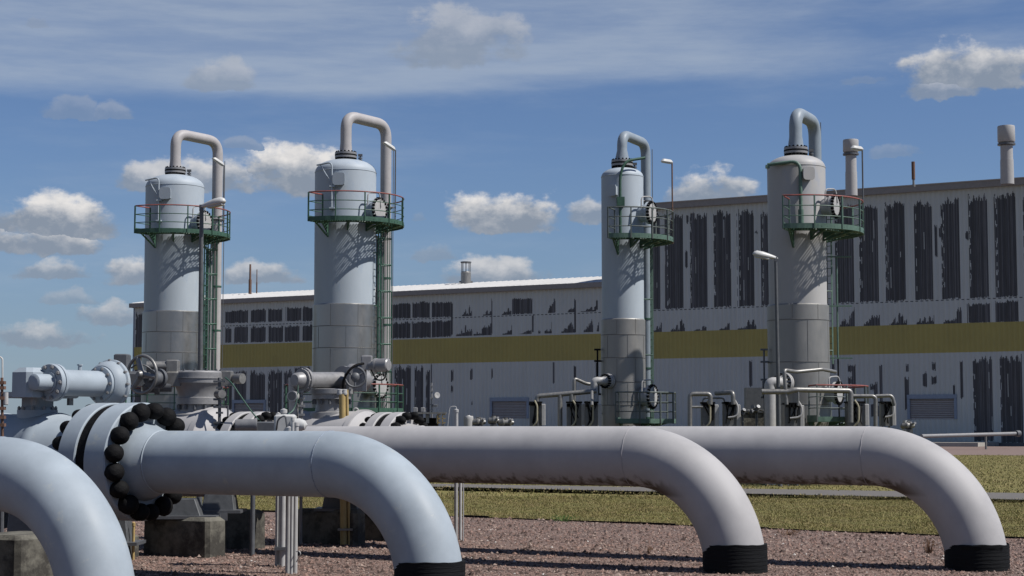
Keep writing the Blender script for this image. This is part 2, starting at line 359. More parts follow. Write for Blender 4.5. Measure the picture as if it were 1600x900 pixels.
import numpy as np
rng = np.random.default_rng(5)
def raw_mesh(name, verts, nv, mats, mi=None, tri=True):
    me = bpy.data.meshes.new(name); n = len(verts); nf = n // nv
    me.vertices.add(n); me.vertices.foreach_set('co', verts.astype('f').ravel())
    me.loops.add(n); me.loops.foreach_set('vertex_index', np.arange(n, dtype='i'))
    me.polygons.add(nf); me.polygons.foreach_set('loop_start', np.arange(0, n, nv, dtype='i')); me.polygons.foreach_set('loop_total', np.full(nf, nv, dtype='i'))
    for m in mats: me.materials.append(m)
    if mi is not None: me.polygons.foreach_set('material_index', mi.astype('i'))
    me.update(calc_edges=True)
    o = bpy.data.objects.new(name, me); COL.objects.link(o); return o
def edge_y(x):
    xs = [p.x for p in edge]; ys = [p.y for p in edge]; return np.interp(x, xs, ys)
def path_mask(x, y):
    yn = np.interp(x, [ (pn0 + a_*70).x, (pn1 - a_*60).x], [(pn0 + a_*70).y, (pn1 - a_*60).y]); yf = np.interp(x, [(pf0 + b_*70).x, (pf1 - b_*60).x], [(pf0 + b_*70).y, (pf1 - b_*60).y])
    w = .35 * np.sin(x * 3.1) * np.sin(x * 1.3 + 1) + rng.uniform(-.25, .15, x.shape); return (y > yn + .30 + w) & (y < yf - .30 - w)
def blades(n, y0, y1, h0, h1, w):
    Y = rng.uniform(y0, y1, n * 3); X = rng.uniform(-.30, .33, n * 3) * Y
    cl = np.sin(X * 1.7 + np.sin(Y * 1.3) * 2) * np.sin(Y * 2.1 + X * .6)
    ok = (Y > edge_y(X) + .02) & ~path_mask(X, Y); X, Y, cl = X[ok][:n], Y[ok][:n], cl[ok][:n]; n = len(X)
    h = rng.uniform(h0, h1, n) * (1 + .35 * cl); ang = rng.uniform(0, pi, n); lean = rng.normal(0, .5, (n, 2)) * h[:, None]
    ww = w * rng.uniform(.6, 1.3, n); dx, dy = np.cos(ang) * ww, np.sin(ang) * ww
    v = np.zeros((n, 3, 3)); v[:, 0] = np.stack([X - dx, Y - dy, np.full(n, .01)], 1); v[:, 1] = np.stack([X + dx, Y + dy, np.full(n, .01)], 1)
    v[:, 2] = np.stack([X + lean[:, 0], Y + lean[:, 1], h], 1)
    mi = (rng.random(n) * 1.0 + .25 * cl)
    mi = np.where(mi < .24, 0, np.where(mi < .74, 1, 2)); return v.reshape(-1, 3), mi
GR1 = mat('grass_green', (.088, .094, .026), .8, var=.25, scale=.8); GR2 = mat('grass_olive', (.150, .128, .042), .8, var=.25, scale=.8); GR3 = mat('grass_straw', (.235, .185, .088), .85, var=.2, scale=.8)
va, ma = blades(190000, 31, 52, .02, .06, .008); vb, mb_ = blades(110000, 50, 126, .03, .085, .02)
struct(raw_mesh('grass', np.concatenate([va, vb]), 3, [GR1, GR2, GR3], np.concatenate([ma, mb_])), 'stuff')
# loose stones
n = 80000; Y = rng.uniform(17.5, 41, n) ** 1; X = rng.uniform(-.33, .33, n) * Y; ok = Y < edge_y(X) - .03; X, Y = X[ok], Y[ok]; n = len(X)
r = rng.gamma(2, .006, n) + .005
octv = np.array([(1, 0, 0), (0, 1, 0), (-1, 0, 0), (0, -1, 0), (0, 0, .75), (0, 0, -.5)])
octf = np.array([(0, 1, 4), (1, 2, 4), (2, 3, 4), (3, 0, 4), (1, 0, 5), (2, 1, 5), (3, 2, 5), (0, 3, 5)])[:4]
vv = octv[None] * (r[:, None, None] * rng.uniform(.6, 1.3, (n, 6, 1))); an = rng.uniform(0, 6.3, n); ca, sa_ = np.cos(an)[:, None], np.sin(an)[:, None]
vx = vv[..., 0] * ca - vv[..., 1] * sa_ + X[:, None]; vy = vv[..., 0] * sa_ + vv[..., 1] * ca + Y[:, None]; vz = vv[..., 2] + r[:, None] * .25
vv = np.stack([vx, vy, vz], -1)[:, octf].reshape(-1, 3)
st = [mat('stone_rose', (.185, .118, .095), .9), mat('stone_brown', (.055, .036, .029), .9), mat('stone_pale', (.24, .18, .15), .9), mat('stone_white', (.42, .39, .36), .9)]
mi = rng.choice(4, n, p=[.44, .35, .203, .007]).repeat(4)
struct(raw_mesh('gravel_stones', vv, 3, st, mi), 'stuff')

# ------------------------------------------------------------------ the long hall behind
O = G(1590, 697); OY = O.y
FN = V((-sin(TH), -cos(TH), 0))       # outward normal
def U(x, y=600):                      # distance along the facade (to the left of O) of what is seen at x
    d = ray(x, y); k = V((d.x, d.y)); # O + u*DL = k*t
    A = Matrix(((k.x, -DL.x), (k.y, -DL.y))); r_ = A.inverted() @ V((O.x, O.y)); return r_[1]
def ZF(x, y):
    d = ray(x, y); u = U(x, y); p = O + DL * u; t = p.y / d.y; return H + d.z * t
def FP(u, z, out=0): return O + DL * u + FN * out + Z * z
zb0, zb1, zs = ZF(1600, 548.5), ZF(1600, 502), ZF(1600, 464.5)
uS = U(985, 400); uE = U(208, 560); uR = -22
zR = ZF(1600, 289); zRt = ZF(1600, 277.5); zL = ZF(777, 456); zLt = zL + .75
DARK = []
def dk(x0, x1, y0, y1, mode='r', n=1):   # mode r: ragged top, s: saw rising to the right, f: full, k: streak
    ym = (y0 + y1) / 2; DARK.append((U(x1, ym), U(x0, ym), ZF((x0 + x1) / 2, y1), ZF((x0 + x1) / 2, y0), mode))
for x0, x1, y0 in ((1008, 1031, 333), (1040, 1067, 332), (1077, 1104, 330), (1114, 1141, 327), (1153, 1178, 325), (1190, 1215, 324), (1228, 1253, 322), (1266, 1292, 320), (1305, 1334, 318), (1342, 1372, 316),
                   (1383, 1414, 314), (1429, 1456, 311), (1472, 1499, 306), (1513, 1543, 302), (1554, 1588, 298), (1600, 1634, 296), (1645, 1680, 292)): dk(x0, x1, y0 - 3, 484 - (x0 - 1008) * .036, 'r')
for x0, x1, y0, m in ((1016, 1034, 500, 's'), (1048, 1070, 497, 's'), (1084, 1104, 508, 's'), (1124, 1140, 500, 's'), (1152, 1182, 495, 's'), (1311, 1335, 480, 's'), (1348, 1375, 482, 's'), (1390, 1417, 480, 's'), (1432, 1459, 477, 's'), (1474, 1502, 476, 's'), (1512, 1546, 472, 'r'), (1555, 1591, 466, 'r'), (1602, 1640, 466, 'r')):
    dk(x0, x1, y0, 519 - (x0 - 1016) * .027, m)
dk(1520, 1550, 552, 690, 'r'); dk(1563, 1597, 548, 693, 'r'); dk(1610, 1640, 549, 696, 'r')
for x0, x1, y0, y1 in ((1325, 1331, 568, 583), (1332, 1337, 568, 615), (1325, 1337, 588, 602), (1360, 1366, 599, 612), (1366, 1371, 596, 640), (1374, 1378, 568, 630), (1361, 1372, 630, 652), (1416, 1419, 568, 582), (1413, 1420, 588, 642),
                       (1442, 1448, 580, 606), (1456, 1462, 565, 580), (1456, 1463, 586, 602), (1500, 1505, 563, 624), (1170, 1175, 562, 605), (1489, 1492, 600, 625), (1397, 1399, 420, 475), (1461, 1464, 350, 402), (1467, 1471, 353, 372), (1509, 1513, 360, 376), (1180, 1184, 359, 366), (1072, 1075, 335, 350), (1070, 1074, 390, 420), (1300, 1303, 560, 580)):
    dk(x0, x1, y0, y1, 'k')
for x0, x1, y0, y1, m in ((212, 222, 482, 640, 'r'), (352, 387, 483, 505, 'r'), (391, 415, 481, 504, 'r'), (419, 441, 480, 503, 'r'), (447, 470, 478, 502, 'r'), (473, 500, 477, 502, 'r'), (510, 560, 476, 501, 'r'), (580, 612, 474, 500, 'r'), (614, 641, 472, 498, 'r'), (645, 671, 469, 497, 'r'), (675, 705, 469, 496, 'r'),
    (722, 737, 474, 494, 's'), (755, 768, 478, 493, 's'), (785, 798, 477, 492, 's'), (800, 832, 464, 491, 'r'), (855, 866, 466, 489, 's'), (887, 898, 474, 488, 's'), (908, 931, 478, 487, 's'),
    (352, 361, 509, 536, 'r'), (365, 387, 508, 536, 'r'), (391, 415, 508, 535, 'r'), (419, 442, 507, 535, 'r'), (444, 468, 506, 534, 'r'), (472, 500, 505, 533, 'r'), (510, 560, 504, 532, 'r'), (580, 612, 503, 530, 'r'), (614, 641, 501, 529, 'r'), (644, 673, 500, 528, 'r'), (675, 705, 498, 527, 'r'),
    (712, 737, 502, 525, 's'), (741, 768, 502, 524, 's'), (785, 800, 507, 523, 's'), (812, 830, 514, 522, 's'), (840, 844, 510, 521, 's'), (850, 862, 502, 521, 's'), (878, 898, 499, 520, 's'), (911, 927, 493, 519, 's'), (932, 936, 500, 518, 's'),
    (352, 362, 574, 640, 'r'), (366, 384, 574, 628, 'r'), (390, 414, 574, 640, 'r'), (418, 440, 572, 660, 'r'), (443, 456, 572, 655, 'r'), (460, 484, 571, 600, 'r'), (500, 560, 570, 660, 'r'), (585, 612, 569, 660, 'r'), (617, 641, 567, 662, 'r'), (648, 661, 567, 662, 'r'), (666, 671, 573, 660, 'r')): dk(x0, x1, y0, y1, m)
for x0, x1, y0, y1 in ((673, 675, 566, 600), (705, 708, 577, 597), (705, 707, 600, 614), (735, 738, 575, 594), (736, 738, 626, 635), (767, 770, 575, 593), (864, 866, 565, 600), (897, 899, 570, 614), (931, 933, 564, 600), (931, 934, 466, 486), (705, 707, 470, 524), (767, 769, 466, 522), (897, 899, 466, 519), (831, 833, 490, 521), (865, 867, 466, 489)): dk(x0, x1, y0, y1, 'k')
CW = .0705
# louvre openings are left out of the cladding
def hole(x0, x1, y0, y1): return (U(x1, 640), U(x0, 640), ZF((x0 + x1) / 2, y1), ZF((x0 + x1) / 2, y0))
HOLES = [hole(1422, 1491, 623, 655), hole(769, 823, 627, 654), hole(366, 412, 630, 656)]
def cladding(name, parent, u0, u1, top):
    b = MB(); k0 = int(math.floor(u0 / CW)); k1 = int(math.ceil(u1 / CW)); rj = random.Random(11)
    rib = {}; dep = [0, 0, 0, .045, .09, .09, .09, .045]
    for k in range(k0, k1):
        ua, ub = max(k * CW, u0), min((k + 1) * CW, u1)
        if ub - ua < 1e-4: continue
        uc = (ua + ub) / 2; iv = []
        for (d0, d1, z0, z1, m) in DARK:
            pad = rj.choice((0, 0, .1, -.1)) if m in 'rs' else 0
            if d0 - .02 <= uc <= d1 + pad + .02:
                f = (uc - d0) / max(.01, d1 - d0); hh = z1 - z0
                rkey = (d0, z0, k // 4)
                if rkey not in rib: rib[rkey] = rj.random()
                rb = rib[rkey]
                if m == 'r':
                    jag = min(hh * .22, 1.3); zt = z1 - jag * (.55 * rb + .25 * abs((k % 4) - 1.5) / 1.5 + .2 * rj.random()); zb = z0 + rj.random() ** 3 * .18
                    if hh > 6 and rj.random() < .05:      # a long pale scratch inside the dark
                        za = z0 + hh * rj.uniform(.05, .7); zc = za + rj.uniform(.5, 2.6); iv += [(zb, za), (min(zc, zt), zt)]; continue
                    if hh > 6 and f > .86 and rj.random() < .6:
                        za = z0
                        while za < zt:
                            zc = za + rj.uniform(.4, 2.0); iv.append((za, min(zc, zt))); za = zc + rj.uniform(.1, .9)
                        continue
                    iv.append((zb, zt))
                elif m == 's':
                    zt = z0 + hh * max(.12, max(0, 1 - f) ** .8 * (.25 + .85 * rb - .12 * abs((k % 4) - 1.5)) + .12 * rj.random()); iv.append((z0, min(z1, zt)))
                else: iv.append((z0 + rj.random() * .25, z1 - rj.random() * .35))
        dkm = 3 if rj.random() < (.12 if k % 8 in (3, 7) else .3) else 1
        br = {-.2, zb0, zb1, zs - .05, zs + .05, top}
        for a, c in iv: br |= {min(max(a, 0), top), min(max(c, 0), top)}
        hs = [h for h in HOLES if h[0] < uc < h[1]]
        for h in hs: br |= {h[2], h[3]}
        br = sorted(br); da, db = dep[k % 8], dep[(k + 1) % 8]
        for z0, z1 in zip(br[:-1], br[1:]):
            if z1 - z0 < 1e-3: continue
            zc = (z0 + z1) / 2
            if any(h[2] < zc < h[3] for h in hs): continue
            if zb0 < zc < zb1: b.cur = 2
            else: b.cur = dkm if any(a < zc < c for a, c in iv) else 0
            if b.cur == 0 and zs - .05 < zc < zs + .05 and (k // 4) % 2: b.cur = 1
            b.add([FP(ub, z0, -db), FP(ua, z0, -da), FP(ua, z1, -da), FP(ub, z1, -db)], [(0, 1, 2, 3)])
    return b.build('wall', [WALL_L, WALL_D, WALL_Y, WALL_M], parent, smooth=False)
def fbox(b, u0, u1, z0, z1, o0, o1):           # a box lying along the facade
    b.box(O + DL * ((u0 + u1) / 2) + FN * ((o0 + o1) / 2) + Z * ((z0 + z1) / 2), (abs(u1 - u0), abs(o1 - o0), z1 - z0), DL, -FN)
def louvre(parent, h):
    u0, u1, z0, z1 = h; b = MB(); t = .3
    for args in ((u0 - t, u1 + t, z1, z1 + .45, -.05, .14), (u0 - t, u0, z0, z1, -.05, .10), (u1, u1 + t, z0, z1, -.05, .10)): fbox(b, *args)
    fr = b.build('louvre_frame', TRIMB, parent, smooth=False)
    b = MB(); n_ = 11
    for i in range(n_):
        zc = z0 + (z1 - z0) * (i + .5) / n_; s_ = (z1 - z0) / n_
        b.box(O + DL * ((u0 + u1) / 2) + FN * -.12 + Z * zc, (u1 - u0, .22, .035), DL, (FN * -1 + Z * .9))
    b.build('louvre_slats', LOUV, fr, smooth=False)
    b = MB(); fbox(b, u0, u1, z0, z1, -.5, -.45); b.build('dark_recess', DGREY, fr, smooth=False)
# right hand hall, taller
hr = thing('tall_hall', 'taller grey corrugated hall with broad dark vertical stripes and ochre band', 'building', FP(0, 0))
def rel(o, root): o.location = -root.location; return o
DEP = 34
w_ = cladding('wall', hr, uR, uS, zR + .1)
def shell(parent, u0, u1, top):                 # side and back walls
    b = MB()
    for u in (u0, u1): fbox(b, u - .1, u + .1, -.2, top, -DEP, -.12)
    fbox(b, u0, u1, -.2, top, -DEP - .2, -DEP); return b.build('side_wall', WALL_L, parent, smooth=False)
shell(hr, uR, uS, zR)
b = MB(); fbox(b, uR - .3, uS + .25, zR, zRt - .12, -DEP - .4, .45); b.build('roof', FASC, hr, smooth=False)
b = MB(); fbox(b, uR - .35, uS + .3, zRt - .118, zRt, -DEP - .5, .52); b.build('roof_cap', PADC, hr, smooth=False)
b = MB(); fbox(b, uR, uS, -.1, .35, -.02, .08); b.build('plinth', DGREY, hr, smooth=False)
louvre(hr, HOLES[0])
hl = thing('low_hall', 'lower long hall with white roof, ochre band and patchy dark paint', 'building', FP(uE, 0))
cladding('wall', hl, uS, uE, zL + .1); shell(hl, uS + .3, uE - .1, zL)
b = MB(); fbox(b, uS + .3, uE + .5, zL, zLt - .15, -.6, .5); b.build('fascia', FASC, hl, smooth=False)
b = MB(); rise = 1.85                           # low pitched white sheet roof with ribs
r0 = zLt - .145
for k in range(int((uE - uS) / .9) + 1):
    ua, ub = uS + .3 + k * .9, min(uS + .3 + (k + 1) * .9, uE + .5)
    if ua >= ub: continue
    m_ = ua + (ub - ua) * .15
    for a, c, h0, h1 in ((ua, m_, .0, .07), (m_, ub, .0, 0)):
        b.add([FP(c, r0 + h1, .5), FP(a, r0 + h0, .5), FP(a, r0 + rise + h0, -12), FP(c, r0 + rise + h1, -12)], [(0, 1, 2, 3)])
b.add([FP(uE + .5, r0 + rise, -12), FP(uS + .3, r0 + rise, -12), FP(uS + .3, r0, -DEP), FP(uE + .5, r0, -DEP)], [(0, 1, 2, 3)])
b.build('roof', ROOFW, hl, smooth=False)
b = MB(); fbox(b, uS + .3, uE, -.1, .35, -.02, .08); b.build('plinth', DGREY, hl, smooth=False)
b = MB(); fbox(b, uE - .15, uE + .05, 0, zL, -.1, .06); b.build('corner_trim', TRIMB, hl, smooth=False)
louvre(hl, HOLES[1]); louvre(hl, HOLES[2])
for root in (hr, hl):
    for ch in root.children: ch.location = -root.location
# roof stacks
def stack(x, ytop, ybase, w, wc, hc, label, Yd, kind='cap'):
    base = P(x, ybase + 6, Yd); top = P(x, ytop, Yd); s_ = Yd / FPX; hgt = top.z - base.z
    t = thing('exhaust_stack', label, 'chimney', base)
    b = MB()
    r_ = w * s_ / 2; rc = wc * s_ / 2; hc *= s_
    if kind == 'cap':
        b.lathe((0, 0, 0), Z, [(0, r_ * 1.05), (hgt * .42, r_ * 1.02), (hgt * .42, r_ * .97), (hgt - hc, r_ * .95)], 24); b.build('flue', LGREY, t)
        b = MB(); b.lathe((0, 0, hgt - hc), Z, [(-.35, r_), (-.3, rc * 1.02), (-.12, rc * 1.02), (-.1, rc * .8)], 24); b.build('collar', DGREY, t)
        b = MB(); b.lathe((0, 0, hgt - hc), Z, [(0, rc * .92), (.1, rc), (hc - .12, rc), (hc, rc * .96), (hc, rc * .85), (hc - .4, rc * .85)], 24); b.build('cowl', LGREY, t)
    elif kind == 'cage':
        b.lathe((0, 0, 0), Z, [(0, r_), (hgt * .62, r_), (hgt * .66, r_ * .8)], 20); b.build('flue', ALU2, t)
        b = MB(); b.lathe((0, 0, hgt - .16), Z, [(0, rc), (.16, rc)], 20)
        for k in range(8):
            a = k * pi / 4; b.cyl((r_ * .85 * cos(a), r_ * .85 * sin(a), hgt * .6), (r_ * .85 * cos(a), r_ * .85 * sin(a), hgt - .1), .05, seg=6)
        b.build('rain_cap', DGREY, t)
        for s2 in (-1, 1): b = MB(); b.cyl((s2 * r_, 0, hgt * .3), (s2 * (r_ + .22), 0, hgt * .3), .12, seg=8); b.build('bracket', STEEL, t)
    return t
YA = OY + 10
stack(1330.5, 218.5, 300, 18, 24.5, 20, 'pale round exhaust stack with cowl behind the roof, left one', 186)
stack(1574, 197, 282, 20, 27, 26, 'pale round exhaust stack with cowl near the right edge', 181)
stack(728, 409, 448, 16, 17, 10, 'short exhaust stack with caged rain cap on the white roof', 230, 'cage')
t = thing('vent_post', 'thin brown vent post on the roof between the two stacks', 'vent pipe', P(1427.5, 292, 183)); s_ = 183 / FPX
b = MB(); b.lathe((0, 0, 0), Z, [(0, .2), (.25, .2), (.25, .12), (.8, .12)], 12); b.build('foot', STEEL, t)
b = MB(); b.lathe((0, 0, 0), Z, [(.8, .19), (40 * s_, .19)], 12); b.build('tube', RUST, t)
for x, y, r_ in ((390.5, 413, .22), (401, 421, .1)):
    Yd = 246; p0 = P(x, 466, Yd); p1 = P(x, y, Yd); b = MB(); hgt = (p1 - p0).z
    b.lathe((0, 0, 0), Z, [(0, r_), (hgt * .55, r_), (hgt * .55, r_ * .7), (hgt, r_ * .6)], 10)
    tag(b.build('antenna', RUST, loc=p0), 'thicker rusty mast standing on the white roof' if r_ > .2 else 'thinner dark rod beside the rusty mast on the roof', 'mast')
# strip of gravel, concrete pad and handrail pipe in front of the hall
g0 = G(1600, 712)
sheet('gravel_strip', [(g0 - DL * 88).xy, (g0 + DL * 255).xy, FP(255, 0).xy, FP(-88, 0).xy], .014, ROADM)
b = MB(); p = G(1500, 702.5); q_ = G(1562, 701); fbox(b, U(1562, 700), U(1455, 700), .02, .42, .3, 9)
tag(b.build('concrete_pad', PADC, smooth=False), 'pale concrete slab at the foot of the tall hall', 'slab')
t = thing('barrier_pipe', 'long grey horizontal pipe running in front of the tall hall', 'pipe', G(1585, 702))
b = MB(); Yp = 150; pa, pb = P(1587, 677.5, 160), P(1440, 681.5, 152); b.tube([pa - t.location, pb - t.location], .17, 12); b.build('tube', GREY, t)
b = MB(); b.cyl(pa - t.location, pa - t.location + (pa - pb).normalized() * .5, .3); b.build('end_cap', DGREY, t)
for f in (.33,):
    p = pa.lerp(pb, f) - t.location; b = MB(); b.cyl((p.x, p.y, -.0), (p.x, p.y, p.z), .1, seg=8); b.build('leg', STEEL, t)

# ------------------------------------------------------------------ towers
def dr(a): a = rad(a); return V((sin(a), -cos(a), 0))
def arc(R, a0, a1, z, n=24): return [dr(a0 + (a1 - a0) * i / n) * R + Z * z for i in range(n + 1)]
def platform(t, R, rho, z, a0, a1, toe_m, rail_m, top_m, name='platform', nbr=5, rh=1.1, step=.10):
    b = MB()                                       # grating bars clipped to the ring sector
    def inside(x, y):
        rr = math.hypot(x, y)
        if not (R + .03 < rr < rho): return False
        a = math.degrees(math.atan2(x, -y)); a = a if a >= a0 else a + 360
        return a0 <= a <= a1
    for axis_, st_, wd in ((0, step, .042), (1, step * 2.2, .03)):
        c = -rho
        while c < rho:
            s0 = None; q1 = -rho
            while q1 <= rho + .06:
                ins = inside(c, q1) if axis_ == 0 else inside(q1, c)
                if ins and s0 is None: s0 = q1
                if not ins and s0 is not None:
                    m = (s0 + q1 - .05) / 2; ln = q1 - .05 - s0
                    if ln > .06: b.box((c, m, z - .02) if axis_ == 0 else (m, c, z - .021), (wd, ln, .035) if axis_ == 0 else (ln, wd, .03), (1, 0, 0), (0, 1, 0))
                    s0 = None
                q1 += .05
            c += st_
    pf = b.build(name, GREEN, t, smooth=False)
    n_ = max(8, int((a1 - a0) / 6))
    b = MB(); vs = []; fs = []
    pts = arc(rho, a0, a1, 0, n_); pin = arc(rho - .03, a0, a1, 0, n_)
    for i in range(n_ + 1):
        vs += [pts[i] + Z * (z + .09), pts[i] + Z * (z - .09), pin[i] + Z * (z - .09), pin[i] + Z * (z + .09)]
    for i in range(n_):
        for k in range(4): k2 = (k + 1) % 4; fs.append((i * 4 + k, i * 4 + k2, i * 4 + 4 + k2, i * 4 + 4 + k))
    b.add(vs, fs)
    b.box((dr(a0) * ((R + rho) / 2)) + Z * (z + .02), (rho - R, .03, .24), dr(a0))
    b.build('toe_board', toe_m, pf, smooth=False)
    def rail(zz, r_, m, nm):
        b = MB(); b.tube([dr(a0) * (R + .25) + Z * zz] + arc(rho - .02, a0, a1, zz, n_), r_, 8); b.build(nm, m, pf)
    rail(z + rh, .028, top_m, 'handrail'); rail(z + rh * .66, .018, rail_m, 'mid_rail'); rail(z + rh * .33, .018, rail_m, 'mid_rail')
    k = 0; na = max(3, round((a1 - a0) / 27))
    for i in range(na + 1):
        p = dr(a0 + (a1 - a0) * i / na) * (rho + .0); b = MB(); b.box(p + Z * (z + rh / 2 - .05), (.06, .045, rh + .1), p); b.build('post', rail_m, pf, smooth=False)
    p = dr(a0) * (R + .25); b = MB(); b.box(p + Z * (z + rh / 2), (.05, .045, rh), p); b.build('post', rail_m, pf, smooth=False)
    for i in range(nbr):                            # triangular brackets under the deck
        d = dr(a0 + 4 + (a1 - a0 - 8) * i / (nbr - 1)); b = MB(); sd = Z.cross(d) * .05
        A_, B_, C_ = d * (R + .0) + Z * (z - .04), d * (rho - .15) + Z * (z - .04), d * R + Z * (z - (.62 if i == 0 else .34))
        b.tube([A_, B_], .045, 6); b.tube([B_, C_], .04, 6); b.tube([A_ - Z * .02, C_], .04, 6)
        A2, B2 = d * R + Z * (z - .05), d * (R + (rho - R) * .42) + Z * (z - .05)
        b.add([A2 + sd * .4, B2 + sd * .4, d * R + Z * (z - (.52 if i == 0 else .28)) + sd * .4, A2 - sd * .4, B2 - sd * .4, d * R + Z * (z - (.52 if i == 0 else .28)) - sd * .4], [(0, 1, 2), (5, 4, 3), (0, 3, 4, 1), (1, 4, 5, 2), (2, 5, 3, 0)])
        b.build('bracket', GREEN, pf, smooth=False)
    for rr in (R + (rho - R) * .5,):
        b = MB(); b.tube(arc(rr, a0, a1, z - .07, n_), .04, 6); b.build('support_ring', GREEN, pf)
    return pf
def manway(t, a, d, z, r_, body_m, R0, nb=20, top=True):
    ax = dr(a); b = MB()
    b.lathe(ax * (R0 * .9) + Z * z, ax, [(0, r_ * .78), (d - R0 * .9 - .18, r_ * .78), (d - R0 * .9 - .18, r_), (d - R0 * .9 - .09, r_)], 28)
    mw = b.build('manway', body_m, t)
    b = MB(); b.lathe(ax * d + Z * z, ax, [(-.085, r_), (-.0, r_), (.0, r_ * .8), (.015, r_ * .78), (.03, 0)], 28); b.build('blind_cover', LGREY, mw)
    bolts(mw, ax * (d - .01) + Z * z, ax, r_ * .95, nb, .058, .05)
    b = MB(); sd = Z.cross(ax)                      # davit loop that carries the cover
    b.tube(bend([ax * (d - .25) + Z * (z + r_ * .3) - sd * (r_ + .05), ax * (d - .25) + Z * (z + r_ + .16) - sd * (r_ + .02), ax * (d - .02) + Z * (z + r_ + .2), ax * (d + .06) + Z * (z + .1)], .15), .028, 8)
    b.build('davit', LGREY, mw)
    return mw
def tower(px, yy, Yd, R, zj, Rj, zsh, zd, rho, a0, a1, shell_m, jack_m, label, nozzle, over, over_m, top_m, rail_m, toe_m, mw, seamz, group='gas scrubber towers'):
    base = P(px, yy, Yd); base.z = 0; t = thing('scrubber_tower', label, 'tower', base, group=group)
    b = MB(); hd = R * .44
    prof = [(0, R * .98), (zsh, R)] + [(zsh + hd * sin(k * pi / 20), R * (cos(k * pi / 20) ** .8)) for k in range(1, 9)]
    zt = prof[-1][0]; rt = prof[-1][1]; prof.append((zsh + hd, R * .12)); prof.append((zsh + hd, 0))
    b.lathe((0, 0, 0), Z, prof, 64); sh_ = b.build('shell', shell_m, t, ang=50)
    b = MB(); b.lathe((0, 0, zsh - .02), Z, [(0, R), (.01, R + .012), (.03, R + .012), (.04, R)], 64); b.build('weld_seam', shell_m, sh_)
    b = MB(); b.lathe((0, 0, 0), Z, [(0, Rj), (zj - .04, Rj), (zj, R + .005)], 64); j = b.build('insulation_jacket', jack_m, t, ang=30)
    b = MB()
    for z in seamz: b.lathe((0, 0, z), Z, [(0, Rj), (.004, Rj + .012), (.03, Rj + .012), (.035, Rj)], 64)
    lv = [zj] + list(seamz) + [0]
    for i in range(len(lv) - 1):
        for a in ((-48, 8, 62, 120) if i % 2 else (-20, 30, 85)): b.box(dr(a) * (Rj + .001) + Z * ((lv[i] + lv[i + 1]) / 2), (.012, .014, lv[i] - lv[i + 1] - .05), dr(a))
    b.build('jacket_seams', SEAM, j)
    # head nozzle with its flange pair
    nr, nf, nz = nozzle; zt = zsh + hd - .03
    b = MB(); b.lathe((0, 0, zt), Z, [(-.1, nr * 1.2), (.10, nr * 1.15), (.10, nf), (.2, nf), (.2, nf * .94), (.23, nf * .94), (.23, nf), (.33, nf), (.33, nr * 1.15)], 32); fl = b.build('head_flange', GREY, t)
    b = MB(); b.lathe((0, 0, zt), Z, [(.185, nf * 1.01), (.245, nf * 1.01)], 32); b.build('gasket', BLACK, fl)
    bolts(fl, Z * (zt + .35), Z, nf * .88, 16, .042, .04); bolts(fl, Z * (zt + .06), Z, nf * .88, 16, .05, .06)
    # overhead pipe
    zo, ox, oy, rp, rsw = over
    path = bend([(0, 0, zt + .33), (0, 0, zo), (ox, oy, zo - .06), (ox, oy, 0)], rp * 2.6, 10)
    rr = [rp * rsw if p.z < zt + .40 and abs(p.x) < .01 else rp for p in path]
    path.insert(1, V((0, 0, zt + .75))); rr.insert(1, rp)
    b = MB(); b.tube(path, rr, 24); op = b.build('overhead_pipe', over_m, t, ang=60)
    for z in [2.4 + k * 2.0 for k in range(int((zd - 2.2) / 2))]:
        bh = MB(); bh.lathe((ox, oy, z), Z, [(0, rp), (0, rp + .02), (.07, rp + .02), (.07, rp)], 20); d = V((ox, oy, 0)).normalized(); bh.tube([V((ox, oy, z + .03)), d * (R + .0) + Z * (z + .03)], .03, 6); bh.build('clamp', GREEN, op)
    pf = platform(t, R, rho, zd, a0, a1, toe_m, rail_m, top_m, nbr=6)
    manway(t, 60.6, mw[0], mw[1], mw[2], shell_m, R)
    return t
def ladder(t, a, Rl, z0, z1, m, cage=True, w=.44):
    d = dr(a); sd = Z.cross(d); b = MB()
    for s2 in (-1, 1): b.box(d * Rl + sd * (s2 * w / 2) + Z * ((z0 + z1) / 2), (.06, .02, z1 - z0), d, sd)
    z = z0 + .2
    while z < z1: b.cyl(d * Rl - sd * w / 2 + Z * z, d * Rl + sd * w / 2 + Z * z, .014, seg=6); z += .28
    z = z0 + .5
    while z < z1 - .3:
        for s2 in (-1, 1): b.tube([d * (Rl - .38) + sd * (s2 * w / 2) + Z * z, d * Rl + sd * (s2 * w / 2) + Z * z], .02, 6)
        z += 2.2
    l = b.build('ladder', m, t, smooth=False)
    if cage:
        b = MB(); z = z0 + 2.2; zs_ = []
        def hoop(z): return [d * Rl + sd * (w / 2 * cos(0)) + Z * z] + [d * (Rl + .36 - .36 * cos(k * pi / 5)) * 1.0 + sd * (.36 * cos(k * pi / 10 * 1.0 - 0) * (1 if k < 99 else 1)) + Z * z for k in ()]
        while z < z1:
            pts = [d * (Rl + .10 + .40 * sin(q2)) + sd * (.36 * cos(q2)) + Z * z for q2 in [k * pi / 10 for k in range(11)]]
            pts = [d * Rl + sd * (w / 2) + Z * z] + pts + [d * Rl - sd * (w / 2) + Z * z]
            b.tube(pts, .022, 6); z += 1.1
        for k in (0, 2.5, 5, 7.5, 10):
            q2 = k * pi / 10; p = d * (Rl + .10 + .40 * sin(q2)) + sd * (.36 * cos(q2)); b.box(p + Z * ((z0 + 2.2 + z1) / 2), (.035, .02, z1 - z0 - 2.2), d, sd)
        b.build('safety_cage', m, l, smooth=False)
    return l
def tube_part(t, name, pts, r_, m, rb=.15, seg=10):
    b = MB(); b.tube(bend(pts, rb), r_, seg); return b.build(name, m, t)
